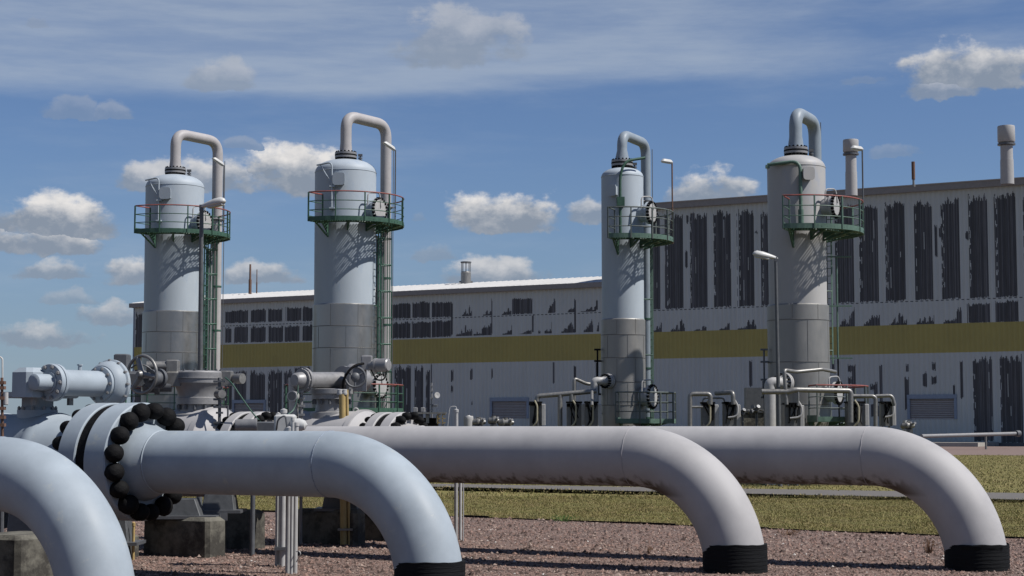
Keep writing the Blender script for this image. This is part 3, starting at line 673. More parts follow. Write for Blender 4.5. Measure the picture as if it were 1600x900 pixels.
def plate(t, px_dx, R, z, w, h, m):                # raised name-plate box on the shell
    a = math.degrees(math.asin(px_dx / R)); d = dr(a); b = MB()
    b.box(d * (R + .10) + Z * z, (.26, w * .75, h * .75), d); o = b.build('plate_bracket', m, t, smooth=False)
    b = MB(); n_ = d; sd = Z.cross(d); pts = []
    for k in range(24):
        a2 = 2 * pi * k / 24; x = abs(cos(a2)) ** .45 * math.copysign(w / 2, cos(a2)); y = abs(sin(a2)) ** .45 * math.copysign(h / 2, sin(a2)); pts.append((x, y))
    vs = [d * (R + .21) + sd * x + Z * (z + y) for x, y in pts] + [d * (R + .25) + sd * x + Z * (z + y) for x, y in pts]
    b.add(vs, [tuple(range(24)), tuple(range(47, 23, -1))] + [(i, (i + 1) % 24, 24 + (i + 1) % 24, 24 + i) for i in range(24)]); b.build('name_plate', m, o, ang=30)
def plat_lamp(t, p, h, toward, m, hm, ln=.62):     # tubular lamp on a thin post standing on the platform
    b = MB(); b.tube([p, p + Z * h], .03, 8); l = b.build('lamp_post', m, t)
    tw = V(toward).normalized(); c = p + Z * (h + .03)
    b = MB(); e = c + tw * ln + Z * .0
    b.box((c + e) / 2, (ln, .2, .11), tw, Z.cross(tw).normalized(), taper=.8, bev=.03); b.build('lamp_head', hm, l)
    b = MB(); b.box((c + e) / 2 - Z * .075, (ln * .85, .14, .05), tw, Z.cross(tw).normalized()); b.build('lamp_diffuser', WHITE, l)
def small_parts(t, R, zsh, rr):
    b = MB(); p = V((rr, .1, zsh + R * .40)); b.cyl(p - Z * .3, p, .035, seg=8); b.cyl(p, p + Z * .06, .09, seg=10); b.cyl(p + Z * .1, p + Z * .16, .09, seg=10); b.cyl(p, p + Z * .3, .03, seg=8); b.box(p + Z * .26, (.18, .12, .1)); b.build('vent_valve', DGREY, t)

# towers 1 and 2 (pale blue, big)
def bigtower(px, Yd, label):
    t = tower(px, 420, Yd, 1.285, 7.14, 1.33, 12.75 - .05, 10.52, 2.46, -32, 165, TBLUE, ALU, label, (.26, .46, 0), (15.15, 1.54, 2.0, .235, 1.15), TPIPE, RED, GREEN, GREEN, (1.74, 11.05, .5), (6.2, 5.3, 3.9, 2.6, 1.3))
    small_parts(t, 1.285, 12.7, .6)
    R = 1.285
    # white davit with diagonal strut at the front left
    fx = -.43; d = dr(math.degrees(math.asin(fx / 1.5))) * 1.5
    b = MB(); b.tube(bend([V((d.x, d.y, 11.0)), V((d.x, d.y, 12.95)), V((d.x - .66, d.y + .36, 12.88))], .22), .035, 8)
    b.tube([V((d.x, d.y, 12.05)), V((d.x - .5, d.y + .28, 12.86))], .022, 6)
    for z in (11.05, 11.95): b.box(V((d.x * .97, d.y * .93, z)), (.22, .3, .06))
    b.build('davit_arm', TBLUE, t)
    plate(t, -.12, R, 12.35 - .1, .52, .52, TBLUE)
    ladder(t, 84, 1.47, 0, 10.5, LADG, w=.55)
    tube_part(t, 'lightning_rod', [(1.54 + .32, 2.05, 2), (1.54 + .32, 2.05, 14.2)], .018, DGREY, seg=6)
    tube_part(t, 'riser_pipe', [(1.52, .75, .5), (1.52, .75, 9.9), (1.1, .5, 10.2)], .06, GREY)
    tube_part(t, 'riser_pipe', [(1.28, 1.35, .5), (1.28, 1.35, 10.1)], .1, DGREY)
    b = MB(); b.lathe(dr(-150) * 0 + V((1.54, 2.0, 11.45)), Z, [(0, .235), (0, .29), (.07, .29), (.07, .235)], 20); b.tube([V((1.0, 1.0, 11.5)), V((1.9, 2.0, 11.5))], .03, 6); b.build('pipe_guide', DGREY, t)
    # lower platform
    platform(t, 1.33, 2.46, 2.75, -150, 150, GREEN, GREEN, RED, nbr=5, rh=1.05)
    manway(t, 60.6, 1.85, 3.75, .5, LGREY, 1.3)
    return t
t1 = bigtower(271.5, 76.4, 'pale blue tower on the far left, behind the street lamp')
t2 = bigtower(539, 72.0, 'pale blue tower second from the left, standing against open sky')
plat_lamp(t1, V((2.0, 1.0, 10.5)), 3.35, (-.85, -.55, .55), DGREY, WHITE)
plat_lamp(t2, V((2.1, -.2, 10.5)), 3.15, (-.85, -.45, .52), DGREY, WHITE)
# tower 3: slim
t3 = tower(973, 420, 68, .835, 6.3, .875, 11.95, 9.42, 2.0, -20, 160, TBLUE, ALU2, 'slim pale blue tower in front of the tall hall\'s left end', (.24, .43, 0), (13.68, 1.09, 2.0, .2, 1.45), GPIPE, RAILG, RAILG, LGREEN, (1.3, 10.45, .44), (5.65, 4.75, 3.8, 2.9, 1.5), 'gas scrubber towers')
small_parts(t3, .835, 11.9, .5)
tube_part(t3, 'davit_arm', [(-.15, -1.0, 9.45), (-.15, -1.0, 11.9), (.05, -.95, 12.45), (.85, -.7, 12.62)], .055, GREEN, .35)
b = MB(); b.box((-.13, -.95, 10.85), (.3, .3, .35)); b.build('davit_bracket', GREEN, t3, smooth=False)
plate(t3, -.38, .835, 11.3, .4, .45, TBLUE)
ladder(t3, 95, 1.15, 0, 9.4, LGREEN, cage=False, w=.4)
tube_part(t3, 'lightning_rod', [(1.36, 2.05, 2), (1.36, 2.05, 13.4)], .018, DGREY, seg=6)
b = MB(); b.lathe((1.09, 2, 11.2), Z, [(0, .2), (0, .25), (.07, .25), (.07, .2)], 16); b.tube([V((.75, 1.6, 11.23)), V((1.4, 2.05, 11.23))], .025, 6); b.build('pipe_guide', DGREY, t3)
plat_lamp(t3, V((1.98, 0, 9.3)), 3.25, (-.8, -.6, .03), RUST, WHITE, .55)
platform(t3, .9, 2.05, 2.3, -12, 170, LGREEN, RAILG, RAILG, nbr=4, rh=1.1)
manway(t3, 60.6, 1.28, 3.25, .46, LGREY, .87)
# tower 4: grey
K4 = .962
def f4(z): return 2.1 + (z - 2.1) * K4
def v4(x, y, z): return (x * K4, y * K4, f4(z))
t4 = tower(1246, 420, 66 * K4, 1.11 * K4, f4(6.72), 1.17 * K4, f4(12.0), f4(9.5), 2.52 * K4, -21, 165, TGREY, ALU2, 'grey tower on the right with a red topped platform rail', (.25, .44, 0), (f4(14.2), 1.05, 1.92, .24, 1.25), GPIPE, RED, LGREEN, LGREEN, (1.58 * K4, f4(10.45), .425), (f4(6.1), f4(4.5), f4(2.9), 1.5), 'gas scrubber towers')
small_parts(t4, 1.07, f4(12.0), .58)
tube_part(t4, 'davit_arm', [v4(-.05, -1.25, 9.5), v4(-.05, -1.25, 12.1), v4(-1.22, -.8, 12.02)], .065, LGREEN, .36)
b = MB(); b.cyl(v4(-.05, -1.25, 9.6), v4(-.05, -1.25, 10.25), .1, seg=12); b.box(v4(-1.22, -.8, 11.95), (.14, .14, .12)); b.build('davit_socket', LGREEN, t4)
plate(t4, .21, 1.068, f4(11.62), .44, .48, TGREY)
ladder(t4, 120, 1.45, 4.4, f4(9.4), LGREEN, w=.42, cage=False)
b = MB()
for z in (4.7, 6.7, 8.6): b.box(v4(1.65, .2, z), (.86, .05, .05))
b.tube([V(v4(1.55, .25, 4.7)), V(v4(1.55, .25, 8.6))], .035, 8); b.build('cable_frame', LGREEN, t4)
tube_part(t4, 'cable', [v4(1.55, .25, 4.7), v4(1.57, .3, 3), (1.54, .3, 1)], .03, BLACK)
tube_part(t4, 'lightning_rod', [v4(1.33, 2.0, 9), v4(1.33, 2.0, 14.15)], .018, DGREY, seg=6)
plat_lamp(t4, V(v4(2.56, 0, 9.2)), 3.55 * K4, (-.8, -.6, .02), DGREY, WHITE, .58)
platform(t4, 1.15, 2.5, 2.35, 5, 170, LGREEN, RAILG, RED, nbr=4, rh=1.2)
manway(t4, 60.6, 1.54, 3.3, .41, LGREY, 1.12)
# swan-neck inlet pipes on towers 3 and 4
def inlet(t, root, x, y, Yd, R, r_, z, m):
    c = P(x, y, Yd); cx = c - root.location
    a = -62; d = dr(a)
    b = MB(); pts = bend([d * (R * .9) + Z * z, d * (R + .95) + Z * z, d * (R + .95) + Z * .1], .5, 8); b.tube(pts, r_, 18)
    ip = b.build('inlet_pipe', m, t)
    b = MB(); b.lathe(d * (R + .05) + Z * z, d, [(0, r_ * 1.95), (.1, r_ * 1.95), (.1, r_ * 1.85), (.13, r_ * 1.85), (.13, r_ * 1.95), (.22, r_ * 1.95), (.24, r_ * 1.4), (.42, r_ * 1.05)], 28); fl = b.build('inlet_flange', LGREY, ip)
    return ip
d3 = dr(-25)
def inlet2(t, R, a, z, r_, reach, m, drop=0):
    d = dr(a); e = d * (R + .55) + Z * z; side = V((-1, -.1, 0)).normalized()
    pts = bend([d * (R * .9) + Z * z, e, e + d * .02 + side * .001, V((e.x, e.y, 0))][:2] + [V((e.x + side.x * reach, e.y + side.y * reach, z)), V((e.x + side.x * reach, e.y + side.y * reach, .0))], r_ * 1.9, 8)
    b = MB(); b.tube(pts, r_, 18); ip = b.build('inlet_pipe', m, t)
    b = MB(); b.lathe(d * (R + .02) + Z * z, d, [(0, r_ * 1.9), (.09, r_ * 1.9), (.09, r_ * 1.7), (.12, r_ * 1.7), (.12, r_ * 1.9), (.21, r_ * 1.9), (.23, r_ * 1.3), (.4, r_ * 1.05)], 28); fl = b.build('inlet_flange', LGREY, ip)
    bolts(fl, d * (R + .28) + Z * z, d, r_ * 1.62, 16, .035, .09)
inlet2(t3, .86, -42, 3.85, .155, .25, LGREY)
inlet2(t4, 1.11, -36, 3.66, .2, .3, LGREY)
for t_, dx, zt_, m_ in ((t3, -1.02, 5.1, BLACK), (t4, -1.30, 4.9, DGREY)):     # level gauges on the left of the towers
    b = MB(); b.tube([V((dx, -.2, 1.5)), V((dx, -.2, zt_))], .035, 8)
    for z in (zt_, zt_ - .45, zt_ - 1.1, zt_ - 1.75): b.box((dx, -.2, z), (.26, .12, .07))
    b.box((dx, -.2, zt_ - 1.45), (.14, .12, .6)); b.tube([V((dx, -.2, zt_ - .45)), V((dx + .3, -.1, zt_ - .45))], .03, 6); b.tube([V((dx, -.2, 2.6)), V((dx + .3, -.1, 2.6))], .03, 6)
    b.build('level_gauge', m_, t_)

# street lamps
def street_lamp(x, ytop, Yd, head_dir, r_, label, big=1.0, lean=0):
    top = P(x, ytop, Yd); base = V((top.x + lean, top.y, 0)); t = thing('street_lamp', label, 'street lamp', base)
    h = top.z
    b = MB(); b.lathe((0, 0, 0), V((-lean, 0, h)), [(0, r_ * 1.25), (h * .3, r_ * 1.15), (h, r_ * .85)], 16); b.build('pole', POLE, t)
    hd = V(head_dir).normalized(); b = MB(); T = V((-lean, 0, h)); sd = Z.cross(hd).normalized(); up = hd.cross(sd)
    vs = []; fs = []; n_ = 14; L = .95 * big; prof = [(-.08, .04), (0, .07), (.12, .09), (.35, .125), (.6, .15), (.85, .145), (.95, .10), (1.0, .03)]
    for (f, w) in prof:
        for k in range(n_):
            a = 2 * pi * k / n_; yy = sin(a); yy = yy * (1.15 if yy > 0 else .5)
            vs.append(T + hd * (f * L) + sd * (cos(a) * w * big) + up * (yy * w * big + .03 * big))
    for i in range(len(prof) - 1):
        for k in range(n_): k2 = (k + 1) % n_; fs.append((i * n_ + k, i * n_ + k2, (i + 1) * n_ + k2, (i + 1) * n_ + k))
    fs += [tuple(range(n_ - 1, -1, -1)), tuple(range(len(vs) - n_, len(vs)))]
    b.add(vs, fs); hd_o = b.build('lamp_head', WHITE, t, ang=60)
    b = MB(); b.box(T + hd * (L * .6) - up * .045 * big, (L * .6, .2 * big, .05), hd, sd); b.build('lens', LGREY, hd_o)
    b = MB(); b.box(T, (.1, .12, .16)); b.build('bracket', DGREY, t, smooth=False)
    return t
street_lamp(315, 325, 44, (.75, -.35, .13), .062, 'street lamp with big white head in front of the far left tower', .78, .05)
street_lamp(1212, 405, 60.5, (-.9, -.15, .16), .064, 'street lamp with white head before the grey right tower', .9, .06)

# ------------------------------------------------------------------ the big pipelines
def pipeline(px, Yd, ztop, L, m, label, wr=.39, yref=880, flange=None, R=1.6, r_=.45):
    g = P(px, yref, Yd); g = V((g.x, g.y, 0)); zc = ztop - r_
    t = thing('pipeline', label, 'pipe', g, group='large pipelines bending down into the gravel')
    pts = [V((0, 0, -.3)), V((0, 0, zc - R))] if zc > R else [V((0, 0, -.3))]
    n_ = 28
    for k in range(1 if zc > R else 0, n_ + 1):
        a = (pi / 2) * k / n_; pts.append(DL * (R * (1 - cos(a))) + Z * (zc - R + R * sin(a)))
    s0 = DL * R + Z * zc
    pts.append(s0 + DL * (L - R)); b = MB(); b.tube(pts, r_, 72); pb = b.build('pipe_body', m, t, ang=60)
    b = MB()                                       # weld bead where the elbow starts: slightly uneven ring
    seg = 72; u = Z; w = DL.cross(Z).normalized(); ring = [s0 + (u * cos(2 * pi * k / seg) + w * sin(2 * pi * k / seg)) * (r_ + random.uniform(-.001, .002)) + DL * random.uniform(-.004, .004) for k in range(seg)]
    b.tube(ring, .006, 6, closed=True); b.build('weld_seam', SEAMW if m is BLUE else SEAMP, pb)
    b = MB(); prof = [(-.2, r_ + .018)] ; k = 0; z = 0
    while z < wr - .02: prof += [(z, r_ + .020), (z + .052, r_ + .0165)]; z += .055
    prof += [(wr, r_ + .02), (wr + .004, r_ - .001)]
    b.lathe((0, 0, 0), Z, prof, 64)
    for i, (vx_, vy_, vz_) in enumerate(b.v):
        if vz_ > wr - .03: a = math.atan2(vy_, vx_); b.v[i] = (vx_, vy_, vz_ + .006 * sin(3 * a) + .004 * sin(11 * a + 1))
    b.build('ground_wrap', WRAP, t, ang=50)
    return t, s0
SEAMW = mat('pale_weld', (.17, .20, .25), .6, var=.5, scale=30); SEAMP = mat('dark_weld', (.26, .25, .26), .7)
lbl = ['pale blue pipe cut off by the left edge, nearest of the pipes', 'pale blue pipe running from the bolted flange to mid picture', 'pinkish grey pipe bending down in front of the slim tower', 'pinkish grey pipe farthest right, bending down beside the lawn']
q1, s1 = pipeline(154, 20.4, 1.97, 5.5, BLUE, lbl[0], .33)
q2_, s2 = pipeline(671.5, 22.9, 2.035, 1.6 + 3.05, BLUE, lbl[1], .34)
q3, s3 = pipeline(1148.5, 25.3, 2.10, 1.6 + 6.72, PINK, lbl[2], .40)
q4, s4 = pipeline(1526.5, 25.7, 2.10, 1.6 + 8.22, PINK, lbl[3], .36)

# flange pairs; A on pipe 2
def flange_pair(t, o, t0, rh, rf, th1, gap, th2, ncap, capr, capl, m, rp=.45, rear=(.2, .5)):
    d = DL
    b = MB(); b.lathe(o + d * (t0 - .34), d, [(0, rp), (.012, rp + .012), (.03, rp + .004), (.18, rp + (rh - rp) * .55), (.30, rh), (.34, rh)], 64); b.build('hub', m, t)
    b = MB(); b.lathe(o + d * t0, d, [(0, rh * .9), (0, rf - .02), (.02, rf), (th1 - .015, rf), (th1, rf - .015)], 80); f1 = b.build('flange', m, t, ang=25)
    b = MB(); b.lathe(o + d * (t0 + th1), d, [(-.002, rf - .03), (gap + .002, rf - .03)], 80); b.build('gasket_band', BLACK, t)
    b = MB(); b.lathe(o + d * (t0 + th1 + gap), d, [(0, rf - .015), (.015, rf), (th2 - .02, rf), (th2, rf - .02), (th2, rh)], 80); f2 = b.build('flange', m, t, ang=25)
    bolts(f1, o + d * (t0 - .0), -d, rf - capr * .85, ncap, capr, capl, BLACK, True, 'bolt_cap', .5)
    bolts(f2, o + d * (t0 + th1 + gap + th2), d, rf - capr * .85, ncap, capr * .75, capl * .9, BLACK, True, 'bolt_cap', .5)
flange_pair(q2_, s2, 3.30, .565, .86, .40, .17, .34, 17, .138, .23, BLUE)
flange_pair(q3, s3, 6.9, .50, .70, .22, .13, .20, 20, .078, .17, PINK)
flange_pair(q4, s4, 8.4, .50, .70, .22, .13, .20, 20, .078, .17, PINK)

# ------------------------------------------------------------------ valves
def wpt(root, x, y, Yd): return P(x, y, Yd) - root.location
def body_lathe(root, o, t0, prof, m, name='valve_body'):
    b = MB(); b.lathe(o + DL * t0, DL, prof, 64); return b.build(name, m, root, ang=40)
# valve A
A0 = q2_.location + s2
ca = A0 + DL * 5.45; va_ = thing('ball_valve', 'big pale blue valve at the left with round actuator on top', 'valve', V((ca.x, ca.y, 0)), group='large valves with actuators')
oA = A0 - va_.location
bd = body_lathe(va_, oA, 4.19, [(0, .6), (.12, .56), (.3, .57), (.62, .66), (.8, .70), (.83, .72), (.95, .72), (.98, .70), (1.9, .70), (1.95, .72), (2.07, .72), (2.1, .70), (2.5, .6), (2.7, .56), (3.6, .56)], BLUE)
SF = V((0, 0, 0))
b = MB(); zc = s2.z
b.box(V((0, 0, (zc + .7 + 2.68) / 2)), (.36, .36, 2.68 - zc - .7), DL, bev=.03); b.lathe((0, 0, zc + .6), Z, [(0, .30), (.16, .30), (.16, .26), (.2, .24)], 28); nk = b.build('stem_neck', BLUE, va_)
bolts(nk, Z * (zc + .78), Z, .27, 10, .025, .04, GREY)
b = MB(); b.box((0, 0, 2.66 - .09), (.95, .8, .09), DB, -DL, bev=.02); b.build('mounting_plate', GREY if 0 else BLUE, va_, ang=25)
for sx in (-.38, .38):
    for sy in (-.3, .3): b = MB(); b.cyl(DB * sx + DL * sy + Z * 2.42, DB * sx + DL * sy + Z * 2.53, .05, seg=6); b.build('bolt', GREY, va_, smooth=False)
F = wpt(va_, 76, 597.5, 25.75); bk = DB
ax = DB
b = MB(); b.box(F + DB * .15 + DL * .30 + Z * .0, (.9, .42, .44), DB, bev=.07); b.build('yoke_box', BLUE, va_, ang=25)
b = MB(); b.lathe(F, DB, [(-.32, 0), (-.32, .09), (-.30, .12), (-.02, .125), (-.02, .165), (.0, .165)], 32); b.build('end_stop', BLUE, va_)
b = MB(); b.lathe(F, DB, [(0, .20), (0, .27), (.015, .28), (.07, .28), (.07, .265), (.09, .265), (.09, .28), (.14, .28), (.14, .205), (.2, .20), (1.12, .20)], 48); cy = b.build('actuator_cylinder', BLUE, va_)
bolts(cy, F - DB * .015, -DB, .235, 10, .03, .03, GREY)
b = MB(); b.lathe(F + DB * 1.05, DB, [(0, .215), (.02, .27), (.07, .27), (.07, .285), (.10, .315), (.17, .35), (.24, .36), (.26, .385), (.31, .385), (.31, .35), (.36, .34), (.38, .0)], 56); cn = b.build('spring_can', BLUE, va_, ang=30)
bolts(cn, F + DB * 1.06, -DB, .235, 10, .026, .03, GREY); bolts(cn, F + DB * 1.30, -DB, .372, 12, .022, .03, GREY)
b = MB(); b.cyl(F + DB * .65 + Z * .2, F + DB * .65 + Z * .27, .03, seg=8); b.cyl(F + DB * .65 + Z * .27, F + DB * .65 + Z * .29, .045, seg=8); b.build('breather', BLUE, va_)
for tt in (4.9, 6.2):
    b = MB(); c = oA + DL * tt; b.box(V((c.x, c.y, .80)), (.45, .9, .5), DL, taper=.8); b.build('support_foot', DGREY, va_, smooth=False)
# valve B
B0 = q3.location + s3
tB = (B0.x - P(311, 600, 30.24).x) / cos(TH); cb = B0 + DL * tB
vb_ = thing('ball_valve', 'pinkish grey valve with wide bonnet and spoked handwheel left of centre', 'valve', V((cb.x, cb.y, 0)), group='large valves with actuators')
oB = -DL * tB + Z * s3.z
tb0 = 7.43
body_lathe(vb_, oB, tb0, [(0, .5), (.12, .5), (.3, .55), (.45, .70), (.5, .76), (.5, .785), (.62, .785), (.62, .77), (tB * 2 - 2 * tb0 - .62, .77), (tB * 2 - 2 * tb0 - .62, .74), (tB * 2 - 2 * tb0 - .5, .74), (tB * 2 - 2 * tb0 - .5, .7), (tB * 2 - 2 * tb0, .5), (tB * 2 - 2 * tb0 + 1.2, .45)], PINK)
sB = FPX / 30.24; zz = lambda y, s=sB: H + (666 - y) / s
b = MB(); b.lathe((0, 0, 0), Z, [(zz(672), .5), (zz(648), .46), (zz(645), .32), (zz(632), .32), (zz(632), .38), (zz(622), .38), (zz(621), .36), (zz(614), .36), (zz(602), .41), (zz(599), .44), (zz(583), .44), (zz(581), .42), (zz(580), .38)], 48); b.lathe((0, 0, 0), Z, [(zz(593), .43), (zz(592.5), .455), (zz(591), .455), (zz(590.5), .43)], 48)
for k in range(8): d_ = dr(22.5 + 45 * k); b.add([d_ * .36 + Z * zz(613) + Z.cross(d_) * .012, d_ * .42 + Z * zz(601) + Z.cross(d_) * .012, d_ * .36 + Z * zz(601) + Z.cross(d_) * .012, d_ * .36 + Z * zz(613) - Z.cross(d_) * .012, d_ * .42 + Z * zz(601) - Z.cross(d_) * .012, d_ * .36 + Z * zz(601) - Z.cross(d_) * .012], [(0, 1, 2), (5, 4, 3), (0, 3, 4, 1)])
bn = b.build('bonnet', GREY, vb_, ang=30)
bolts(bn, Z * (zz(634) - .02), Z, .345, 12, .03, .05, DGREY); bolts(bn, Z * (zz(580)), Z, .39, 12, .022, .03, DGREY)
gx = wpt(vb_, 268, 592, 30.0)
b = MB(); b.cyl(gx + V((.15, 0, 0)), gx + V((-.32, -.05, 0)), .10); b.box(gx + V((.05, 0, 0)), (.3, .26, .26), bev=.03); b.box(gx + V((.02, .0, .2)), (.22, .2, .26), bev=.02); b.cyl(gx + V((-.42, -.08, .22)), gx + V((.0, 0, .22)), .085); b.build('gear_motor', STEEL, vb_)
hw = wpt(vb_, 222, 585, 29.3)
b = MB(); b.box(wpt(vb_, 191, 576, 29.9), (.24, .3, .5), bev=.02); b.box(wpt(vb_, 214, 592, 29.9), (.4, .28, .26), bev=.05); b.lathe(hw + DB * .10 - Z * .06, DB, [(0, .07), (.1, .07), (.1, .15), (.16, .15), (.16, .12), (.3, .13), (.3, .17), (.36, .17), (.36, .1)], 24); b.lathe(wpt(vb_, 222, 604, 29.9), V((1, .1, .0)), [(0, .05), (.03, .12), (.10, .14), (.10, .11), (.22, .11), (.22, .14), (.3, .14), (.3, .09), (.5, .09)], 20); b.tube(bend([wpt(vb_, 205, 575, 29.7), wpt(vb_, 215, 568, 29.6), wpt(vb_, 232, 572, 29.6), wpt(vb_, 246, 590, 29.7)], .1), .014, 6); b.build('gearbox', DGREY, vb_)
d = V((-.48, -.87, 0)).normalized(); sd = Z.cross(d)
b = MB(); b.tube([hw + (sd * cos(2 * pi * k / 40) + Z * sin(2 * pi * k / 40)) * .315 for k in range(40)], .028, 10, closed=True)
b.lathe(hw - d * .05, d, [(0, .07), (.12, .07), (.16, .045), (.16, 0)], 16)
for k in range(3):
    a = pi / 2 + .35 + k * 2 * pi / 3; b.tube([hw, hw + (sd * cos(a) + Z * sin(a)) * .31], [.055, .04], 8)
b.tube([hw, hw - d * .5], .035, 8); b.build('handwheel', STEEL, vb_)
mr = wpt(vb_, 352, 591, 30.2); b = MB(); b.box(mr + V((.02, 0, 0)), (.22, .24, .26), bev=.02); b.cyl(mr + V((.1, 0, 0)), mr + V((.3, -.15, -.01)), .08); b.cyl(mr + V((.22, -.1, -.01)), mr + V((.33, -.17, -.01)), .09); b.build('limit_switch', STEEL, vb_)
mr = wpt(vb_, 340, 616, 29.6); b = MB(); b.cyl(mr, mr + V((.12, -.25, 0)), .07); b.build('gauge', STEEL, vb_)
b = MB(); pp = [wpt(vb_, 343, y, 29.6) for y in (590, 672)]; b.tube(pp, .028, 8)
for y in (596, 606, 624, 636, 645, 660, 668): c = wpt(vb_, 343, y, 29.6); b.box(c, (.11 if y % 4 else .2, .09, .035)); 
b.tube([wpt(vb_, 343, 636, 29.6), wpt(vb_, 356, 634, 29.6), wpt(vb_, 356, 664, 29.6)], .018, 6); b.build('impulse_line', DGREY, vb_)
b = MB(); pts = [wpt(vb_, 352, 590, 29.6), wpt(vb_, 362, 598, 29.4), wpt(vb_, 380, 625, 29.2), wpt(vb_, 398, 650, 29), wpt(vb_, 420, 672, 28.8), wpt(vb_, 424, 690, 28.8)]; b.tube(bend(pts, .3), .012, 6); b.build('cable', GREEN, vb_)
# its lower drive motor, in front of the flange
mt = thing('drive_motor', 'small grey finned motor beside the flange behind the pipe', 'motor', G(385, 860)); c = wpt(mt, 367, 664.5, 28.3)
b = MB(); b.lathe(c, V((1, .12, 0)), [(0, .0), (0, .085), (.03, .1), (.30, .1), (.33, .12), (.36, .12)], 20); b.build('motor_body', GREY, mt)
b = MB()
for k in range(7): b.tube([c + V((.36, .04, .08 - k * .03)), c + V((.62, .07, .09 - k * .035)), c + V((.72, .0, .0 - k * .02))], .012, 5)
b.build('cable_bundle', BLACK, mt)
b = MB(); b.box(c + V((.5, .08, -.02)), (.35, .2, .16), bev=.02); b.build('terminal_box', DGREY, mt); b = MB(); b.cyl(V((c.x + .3, c.y + .05, 0)), c + V((.3, .05, -.08)), .04); b.build('stand', DGREY, mt)
# valve C
C0 = q4.location + s4
tC = (C0.x - P(520, 600, 31.57).x) / cos(TH); cc = C0 + DL * tC
vc_ = thing('ball_valve', 'dark grey valve in the centre with horizontal actuator and motor', 'valve', V((cc.x, cc.y, 0)), group='large valves with actuators')
oC = -DL * tC + Z * s4.z; tc0 = 8.95; Lc = 2 * (tC - tc0)
body_lathe(vc_, oC, tc0, [(0, .5), (.1, .5), (.18, .58), (.3, .72), (.3, .75), (.4, .75), (.4, .72), (Lc - .4, .72), (Lc - .4, .75), (Lc - .3, .75), (Lc - .3, .72), (Lc, .5), (Lc + 1.5, .45)], PINK)
sC = FPX / 31.57; zz2 = lambda y: zz(y, sC)
b = MB(); b.lathe((0, 0, 0), Z, [(zz2(665), .45), (zz2(645), .40), (zz2(643), .30), (zz2(632), .28), (zz2(624), .28), (zz2(624), .36), (zz2(616), .36), (zz2(616), .40), (zz2(609), .40), (zz2(608), .3)], 40); bn = b.build('bonnet', GREY, vc_, ang=30)
bolts(bn, Z * (zz2(626) - .02), Z, .33, 12, .028, .05, DGREY)
c0 = wpt(vc_, 473, 594, 31.0); c1 = wpt(vc_, 538, 594, 31.9); dx_ = (c1 - c0).normalized(); Lx = (c1 - c0).length
b = MB(); b.lathe(c0, dx_, [(-.22, 0), (-.22, .1), (-.18, .13), (-.04, .15), (-.04, .2), (0, .2), (.0, .225), (.05, .225), (.05, .15), (.1, .145), (Lx - .05, .15), (Lx - .05, .26), (Lx, .26), (Lx, .24), (Lx + .03, .24), (Lx + .03, .26), (Lx + .08, .26), (Lx + .1, .2), (Lx + .55, .2), (Lx + .6, 0)], 40); ay = b.build('actuator_cylinder', GREY, vc_, ang=30)
bolts(ay, c0 - dx_ * .01, -dx_, .19, 8, .02, .03, LGREY)
g = wpt(vc_, 557, 590, 31.5); b = MB(); b.box(g, (.36, .3, .5), bev=.06); b.build('gearbox', GREY, vc_)
fd = V((.1, -1, .05)).normalized(); sd = Z.cross(fd).normalized(); up = fd.cross(sd)
g2 = wpt(vc_, 555, 589, 31.1); b = MB(); b.tube([g2 + (sd * cos(2 * pi * k / 24) + up * sin(2 * pi * k / 24)) * .18 for k in range(24)], .022, 8, closed=True); b.lathe(g2 + fd * -.1, fd, [(0, .08), (.12, .08), (.15, .04), (.15, 0)], 14)
for k in range(3): a = .5 + k * 2.094; b.tube([g2, g2 + (sd * cos(a) + up * sin(a)) * .18], .018, 6)
b.build('handwheel', DGREY, vc_)
m0 = wpt(vc_, 575, 571, 31.4); md = V((1, -.45, 0)).normalized(); b = MB(); b.box(m0 + V((-.02, 0, .05)), (.2, .2, .26), bev=.02); b.lathe(m0 + md * .05, md, [(0, .1), (.1, .1), (.1, .13), (.14, .13), (.14, .12), (.36, .12), (.38, .10), (.385, 0)], 24); b.build('motor', GREY, vc_)
b = MB(); b.tube(bend([wpt(vc_, 535, 612, 31.1), wpt(vc_, 537, 590, 31.0), wpt(vc_, 552, 571, 31.0), wpt(vc_, 568, 568, 31.2)], .3), .022, 8); b.tube(bend([wpt(vc_, 580, 578, 31.1), wpt(vc_, 588, 594, 31.0), wpt(vc_, 600, 594, 31.0), wpt(vc_, 604, 580, 31.1)], .15), .015, 6); b.build('hose', BLACK, vc_)
# lifting eyes on the centre valve
for x in (505, 556):
    c = wpt(vc_, x, 644, 31.2); b = MB(); b.tube([c + V((cos(k * pi / 8) * .05, 0, sin(k * pi / 8) * .07)) for k in range(16)], .02, 6, closed=True); b.cyl(c - Z * .15, c - Z * .05, .05, seg=8); b.build('lifting_eye', LGREY, vc_)
